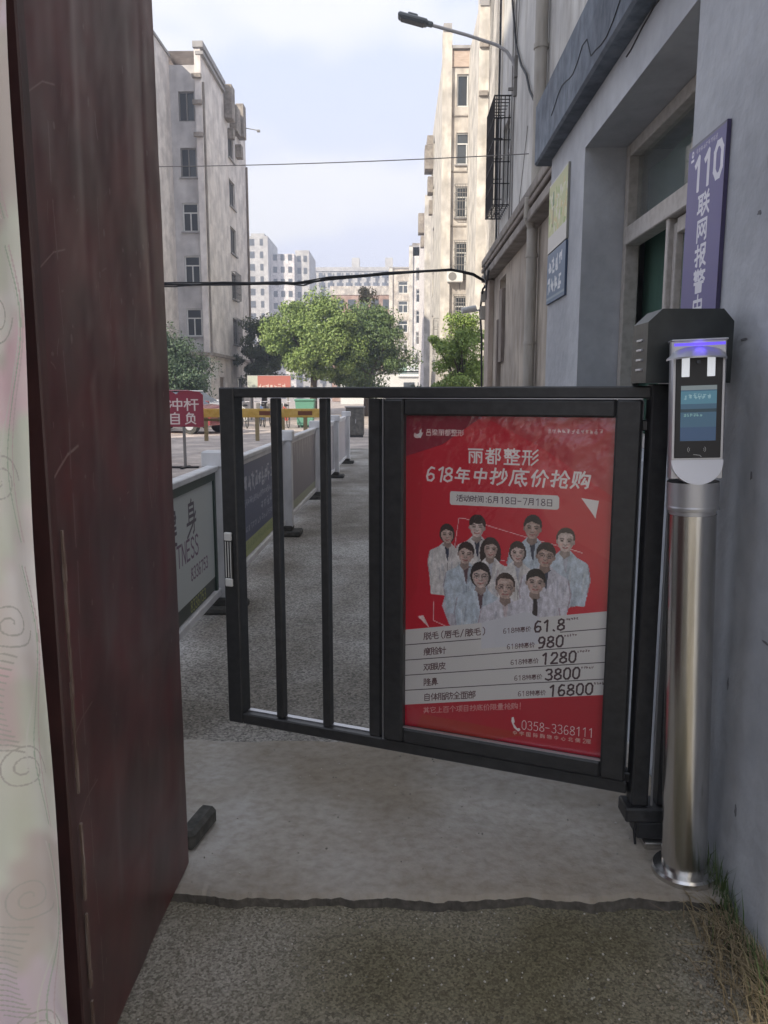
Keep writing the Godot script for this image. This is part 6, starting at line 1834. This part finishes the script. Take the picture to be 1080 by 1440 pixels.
func bicycle(label: String, at: Vector3, turn: float, paint: Color) -> void:
	var t := thing("bicycle", label, "bicycle", at, "bicycles parked in a row", turn)
	for z in [-0.52, 0.52]:
		var w := MB.new()
		var pts := []
		for i in 21: pts.append(Vector3(0, 0.33 + sin(i * TAU / 20) * 0.31, z + cos(i * TAU / 20) * 0.31))
		w.tube(pts, 0.02, 5)
		for i in 6:
			var a := i * PI / 6
			w.tube([Vector3(0, 0.33 - sin(a) * 0.31, z - cos(a) * 0.31), Vector3(0, 0.33 + sin(a) * 0.31, z + cos(a) * 0.31)], 0.004, 3)
		part("wheel", w, M.rubber, t)
	var f := MB.new()
	f.tube([Vector3(0, 0.33, -0.52), Vector3(0, 0.85, -0.3), Vector3(0, 0.3, 0.05), Vector3(0, 0.33, 0.52), Vector3(0, 0.8, 0.22), Vector3(0, 0.3, 0.05)], 0.02, 6)
	f.tube([Vector3(0, 0.82, -0.31), Vector3(0, 0.78, 0.21)], 0.02, 6)
	part("frame", f, flat(paint, 0.35), t)
	var h := MB.new()
	h.tube([Vector3(0, 0.85, -0.3), Vector3(0, 1.02, -0.34)], 0.016, 5)
	h.tube([Vector3(-0.28, 1.04, -0.2), Vector3(-0.1, 1.02, -0.36), Vector3(0.1, 1.02, -0.36), Vector3(0.28, 1.04, -0.2)], 0.015, 5)
	part("handlebar", h, M.silver, t)
	bxp("saddle", Vector3(0, 0.9, 0.27), Vector3(0.16, 0.07, 0.27), M.black, t, 0.03)
	bxp("basket", Vector3(0, 0.85, -0.5), Vector3(0.32, 0.22, 0.24), M.oldframe, t, 0.01)
	bxp("saddle_post", Vector3(0, 0.83, 0.235), Vector3(0.025, 0.12, 0.025), M.silver, t, 0.0)

# ------------------------------------------------------------------ wires, lamp, camera
func sag(a: Vector3, b: Vector3, s: float, n := 24) -> Array:
	var p := []
	for i in n + 1:
		var q := float(i) / n
		p.append(a.lerp(b, q) + Vector3.DOWN * s * 4.0 * q * (1.0 - q))
	return p

func wires_and_lamp() -> void:
	# arm lamp on the plastered building
	var t := thing("street_lamp", "grey street lamp on a long curved arm fixed to the plastered wall", "street lamp", Vector3(1.4, 5.15, -9.9))
	var a := MB.new()
	a.tube([Vector3(-0.02, 0.02, 0), Vector3(-0.06, 0.1, 0), Vector3(-0.13, 0.2, 0), Vector3(-0.25, 0.27, 0), Vector3(-0.6, 0.38, 0), Vector3(-1.05, 0.5, 0)], 0.019, 10)
	part("arm", a, flat(lin(0.42, 0.42, 0.44), 0.5), t)
	var br := MB.new()
	br.box(Vector3(-0.02, 0.02, 0), Vector3(0.04, 0.24, 0.1), 0.004)
	br.box(Vector3(-0.05, -0.22, 0), Vector3(0.1, 0.03, 0.03))
	br.box(Vector3(-0.02, -0.2, 0), Vector3(0.04, 0.2, 0.06), 0.004)
	part("wall_bracket", br, M.oldframe, t)
	var hb := Basis(Vector3(0, 0, 1), -0.26)
	var h := MB.new()
	h.box(Vector3(-1.24, 0.555, 0), Vector3(0.36, 0.055, 0.15), 0.018, hb)
	h.box(Vector3(-1.05, 0.505, 0), Vector3(0.1, 0.05, 0.07), 0.012, hb)
	h.box(Vector3(-1.24, 0.6, 0), Vector3(0.12, 0.03, 0.08), 0.008, hb)
	var head := part("lamp_head", h, flat(lin(0.14, 0.16, 0.18), 0.45), t)
	bxp("lens", Vector3(-1.248, 0.524, 0), Vector3(0.28, 0.012, 0.12), M.glass1, head, 0.003, hb)
	# pole hidden behind the maroon door carries the wires on the left
	var p := thing("utility_pole", "grey concrete utility pole behind the maroon door carrying the wires", "utility pole", Vector3(-5.9, -0.06, -12.0))
	var pm := MB.new()
	pm.cyl(Vector3.ZERO, Vector3(0, 5.2, 0), 0.13, 0.1, 14)
	part("shaft", pm, M.spandrel, p)
	bxp("crossarm", Vector3(0, 4.66, 0.1), Vector3(0.9, 0.08, 0.08), M.oldframe, p)
	# thick bundle
	var c := thing("cable_bundle", "thick black bundle of sagging cables crossing the road to the corner pier", "cable", Vector3.ZERO)
	for i in 4:
		var m := MB.new()
		var e := Vector3(0, 0.012 * (i % 2), 0.012 * (i / 2))
		var pts := []
		var k := [Vector3(-5.9, 2.93, -11.85), Vector3(-3.25, 2.91, -11.6), Vector3(-2.56, 2.92, -11.6), Vector3(-1.77, 2.93, -11.6), Vector3(-1.38, 2.925, -11.6), Vector3(-1.03, 3.0, -11.7), Vector3(-0.2, 3.08, -11.75), Vector3(0.77, 3.14, -11.8), Vector3(1.1, 3.08, -11.85), Vector3(1.33, 2.98, -11.95)]
		for j in k.size(): pts.append(k[j] + e + Vector3(0, 0.03 * sin(j * 2.0 + i * 1.7) * (1.0 if i > 1 and j < 6 else 0.3), 0))
		m.tube(pts, 0.016 if i == 0 else 0.01, 6)
		part("cable", m, M.cable, c)
	var thin := thing("overhead_wire", "thin grey wire stretched across the road below the roofs", "wire", Vector3.ZERO)
	var tm := MB.new()
	tm.tube(sag(Vector3(-5.9, 4.64, -11.86), Vector3(1.4, 3.9, -8.85), 0.06), 0.0055, 5)
	part("wire", tm, M.oldframe, thin)
	# hanging wires on the plaster
	var w := thing("wall_cable", "thick black cable hanging in curves down the plastered wall", "cable", Vector3.ZERO)
	var wm := MB.new()
	wm.tube([Vector3(1.375, 7.2, -10.6), Vector3(1.375, 6.2, -10.35), Vector3(1.375, 5.4, -9.85), Vector3(1.375, 5.0, -9.4), Vector3(1.375, 4.75, -9.0), Vector3(1.375, 4.5, -8.75), Vector3(1.375, 4.2, -8.3), Vector3(1.375, 3.33, -8.0)], 0.013, 8)
	part("cable", wm, M.cable, w)
	w = thing("wall_cable", "thin dark cable running beside the upper downpipe", "cable", Vector3.ZERO)
	wm = MB.new()
	wm.tube([Vector3(1.385, 7.4, -8.9), Vector3(1.385, 6.2, -8.75), Vector3(1.385, 5.3, -8.45), Vector3(1.385, 4.6, -8.4), Vector3(1.385, 4.1, -8.15), Vector3(1.385, 3.36, -8.1)], 0.006, 6)
	part("cable", wm, M.cable, w)
	w = thing("wall_cable", "thin straight wire slanting over the plaster below the lamp bracket", "cable", Vector3.ZERO)
	wm = MB.new()
	wm.tube([Vector3(1.388, 7.2, -9.3), Vector3(1.388, 5.0, -10.0), Vector3(1.388, 3.34, -10.3)], 0.004, 5)
	wm.tube([Vector3(1.388, 4.2, -8.9), Vector3(1.388, 3.36, -9.5)], 0.004, 5)
	part("cable", wm, M.oldframe, w)
	w = thing("wall_cable", "tangle of black cables drooping down the beige corner pier", "cable", Vector3.ZERO)
	wm = MB.new()
	wm.tube([Vector3(1.33, 2.98, -11.95), Vector3(1.27, 2.9, -12.05), Vector3(1.25, 2.6, -12.2), Vector3(1.28, 2.2, -12.2), Vector3(1.3, 1.2, -12.2), Vector3(1.3, -0.02, -12.2)], 0.016, 7)
	for i in 5:
		wm.tube([Vector3(1.27, 3.1 + 0.04 * i, -11.0 - 0.1 * i), Vector3(1.24, 2.9 - 0.06 * i, -11.3), Vector3(1.25, 3.0 + 0.05 * i, -11.7), Vector3(1.28, 2.95, -12.0)], 0.006, 5)
	part("cable", wm, M.cable, w)
	# small white camera on the pier
	var cam := thing("security_camera", "small white security camera on a bracket at the beige pier", "security camera", Vector3(1.31, 2.58, -12.25))
	var cm := MB.new()
	cm.cyl(Vector3(-0.34, 0.02, 0.02), Vector3(-0.12, 0.06, -0.02), 0.045, 0.05, 14)
	part("housing", cm, M.winframe, cam)
	bxp("bracket", Vector3(-0.06, 0.03, 0), Vector3(0.16, 0.025, 0.025), M.winframe, cam, 0.003)
	bxp("wall_plate", Vector3(0.01, 0.03, 0), Vector3(0.03, 0.1, 0.1), M.winframe, cam, 0.004)

# ------------------------------------------------------------------ weeds at the foot of the wall
func weeds() -> void:
	var m := StandardMaterial3D.new()
	m.vertex_color_use_as_albedo = true
	m.roughness = 0.8
	m.cull_mode = BaseMaterial3D.CULL_DISABLED
	var where := [Vector3(0.88, -0.03, -1.9), Vector3(0.87, -0.03, -1.78), Vector3(0.885, -0.03, -1.66), Vector3(0.88, -0.03, -1.55), Vector3(0.885, 0.003, -1.97)]
	var labels := ["green weed tuft with tall blades just before the steel column", "dry tangled weed tuft at the wall foot", "mixed green and straw weed tuft on the low apron", "straw coloured weed tuft lowest along the wall", "thin weed sprouting between column flange and wall"]
	for i in where.size():
		var t := thing("weed_tuft", labels[i], "weed", where[i], "weeds along the gatehouse wall")
		var mb := MB.new()
		for k in [150, 420, 420, 420, 26][i]:
			var dry: bool = rng.randf() < [0.55, 0.88, 0.82, 0.86, 0.3][i]
			var hgt := rng.randf_range(0.02, 0.07) if dry else rng.randf_range(0.04, [0.12, 0.08, 0.09, 0.07, 0.12][i])
			var a := rng.randf() * TAU
			var p := Vector3(-absf(rng.randfn()) * [0.03, 0.055, 0.06, 0.06, 0.012][i] * (1.0 if dry else 0.6) + 0.01, 0, rng.randfn() * 0.05)
			p.x = minf(p.x, 0.02)
			var d := Vector3(cos(a), 0, sin(a))
			d.x = minf(d.x, 0.15)
			var lean := rng.randf_range(0.2, 0.9) * (2.0 if dry else 0.7)
			var col := Color(0.3, 0.24, 0.14).lerp(Color(0.16, 0.12, 0.07), rng.randf()) if dry else Color(0.05, 0.09, 0.025).lerp(Color(0.1, 0.14, 0.05), rng.randf())
			var wd := Vector3(-d.z, 0, d.x) * rng.randf_range(0.001, 0.0026)
			var p1 := p + Vector3.UP * hgt * 0.6 + d * hgt * lean * 0.35
			var p2 := p + Vector3.UP * hgt * (1.0 if not dry else 0.75) + d * hgt * lean
			var s := mb.v.size()
			mb.quad(p - wd, p + wd, p1 + wd * 0.8, p1 - wd * 0.8)
			mb.quad(p1 - wd * 0.8, p1 + wd * 0.8, p2 + wd * 0.1, p2 - wd * 0.1)
			for j in mb.v.size() - s: mb.col.append(col)
		part("blades", mb, m, t).set_meta("kind", "stuff")
	# crumbs of soil, dry leaves and grit along the wall
	var g := MB.new()
	for i in 2200:
		var z := rng.randf_range(-1.94, -1.2)
		var x := 0.9 - absf(rng.randfn()) * 0.055 * (1.0 + 1.2 * smoothstep(-1.95, -1.5, z))
		var s := rng.randf_range(0.0015, 0.006)
		var q := g.v.size()
		g.box(Vector3(x, -0.027 + s * 0.3, z), Vector3(s, s * 0.7, s * 1.4), 0.0, Basis(Vector3.UP, rng.randf() * TAU) * Basis(Vector3.RIGHT, rng.randf()))
		var col := Color(0.16, 0.13, 0.09).lerp(Color(0.36, 0.31, 0.23), rng.randf())
		for j in g.v.size() - q: g.col.append(col)
	# loose pebbles and crumbs strewn over apron and slab
	for i in 1500:
		var z := rng.randf_range(-2.8, -1.0)
		var x := rng.randf_range(-0.6, 0.88)
		if z < -1.9 and rng.randf() < 0.75: continue
		var s := rng.randf_range(0.001, 0.0042)
		var q := g.v.size()
		g.box(Vector3(x, (0.0055 if z < -1.95 else -0.026) + s * 0.25, z), Vector3(s, s * 0.7, s * 1.3), 0.0, Basis(Vector3.UP, rng.randf() * TAU))
		var col := Color(0.1, 0.09, 0.075).lerp(Color(0.5, 0.47, 0.42), rng.randf())
		for j in g.v.size() - q: g.col.append(col)
	var o := part("grit", g, m)
	o.set_meta("kind", "stuff")
	tag(o, "soil crumbs and pebbles strewn over the ground before the gate", "grit")
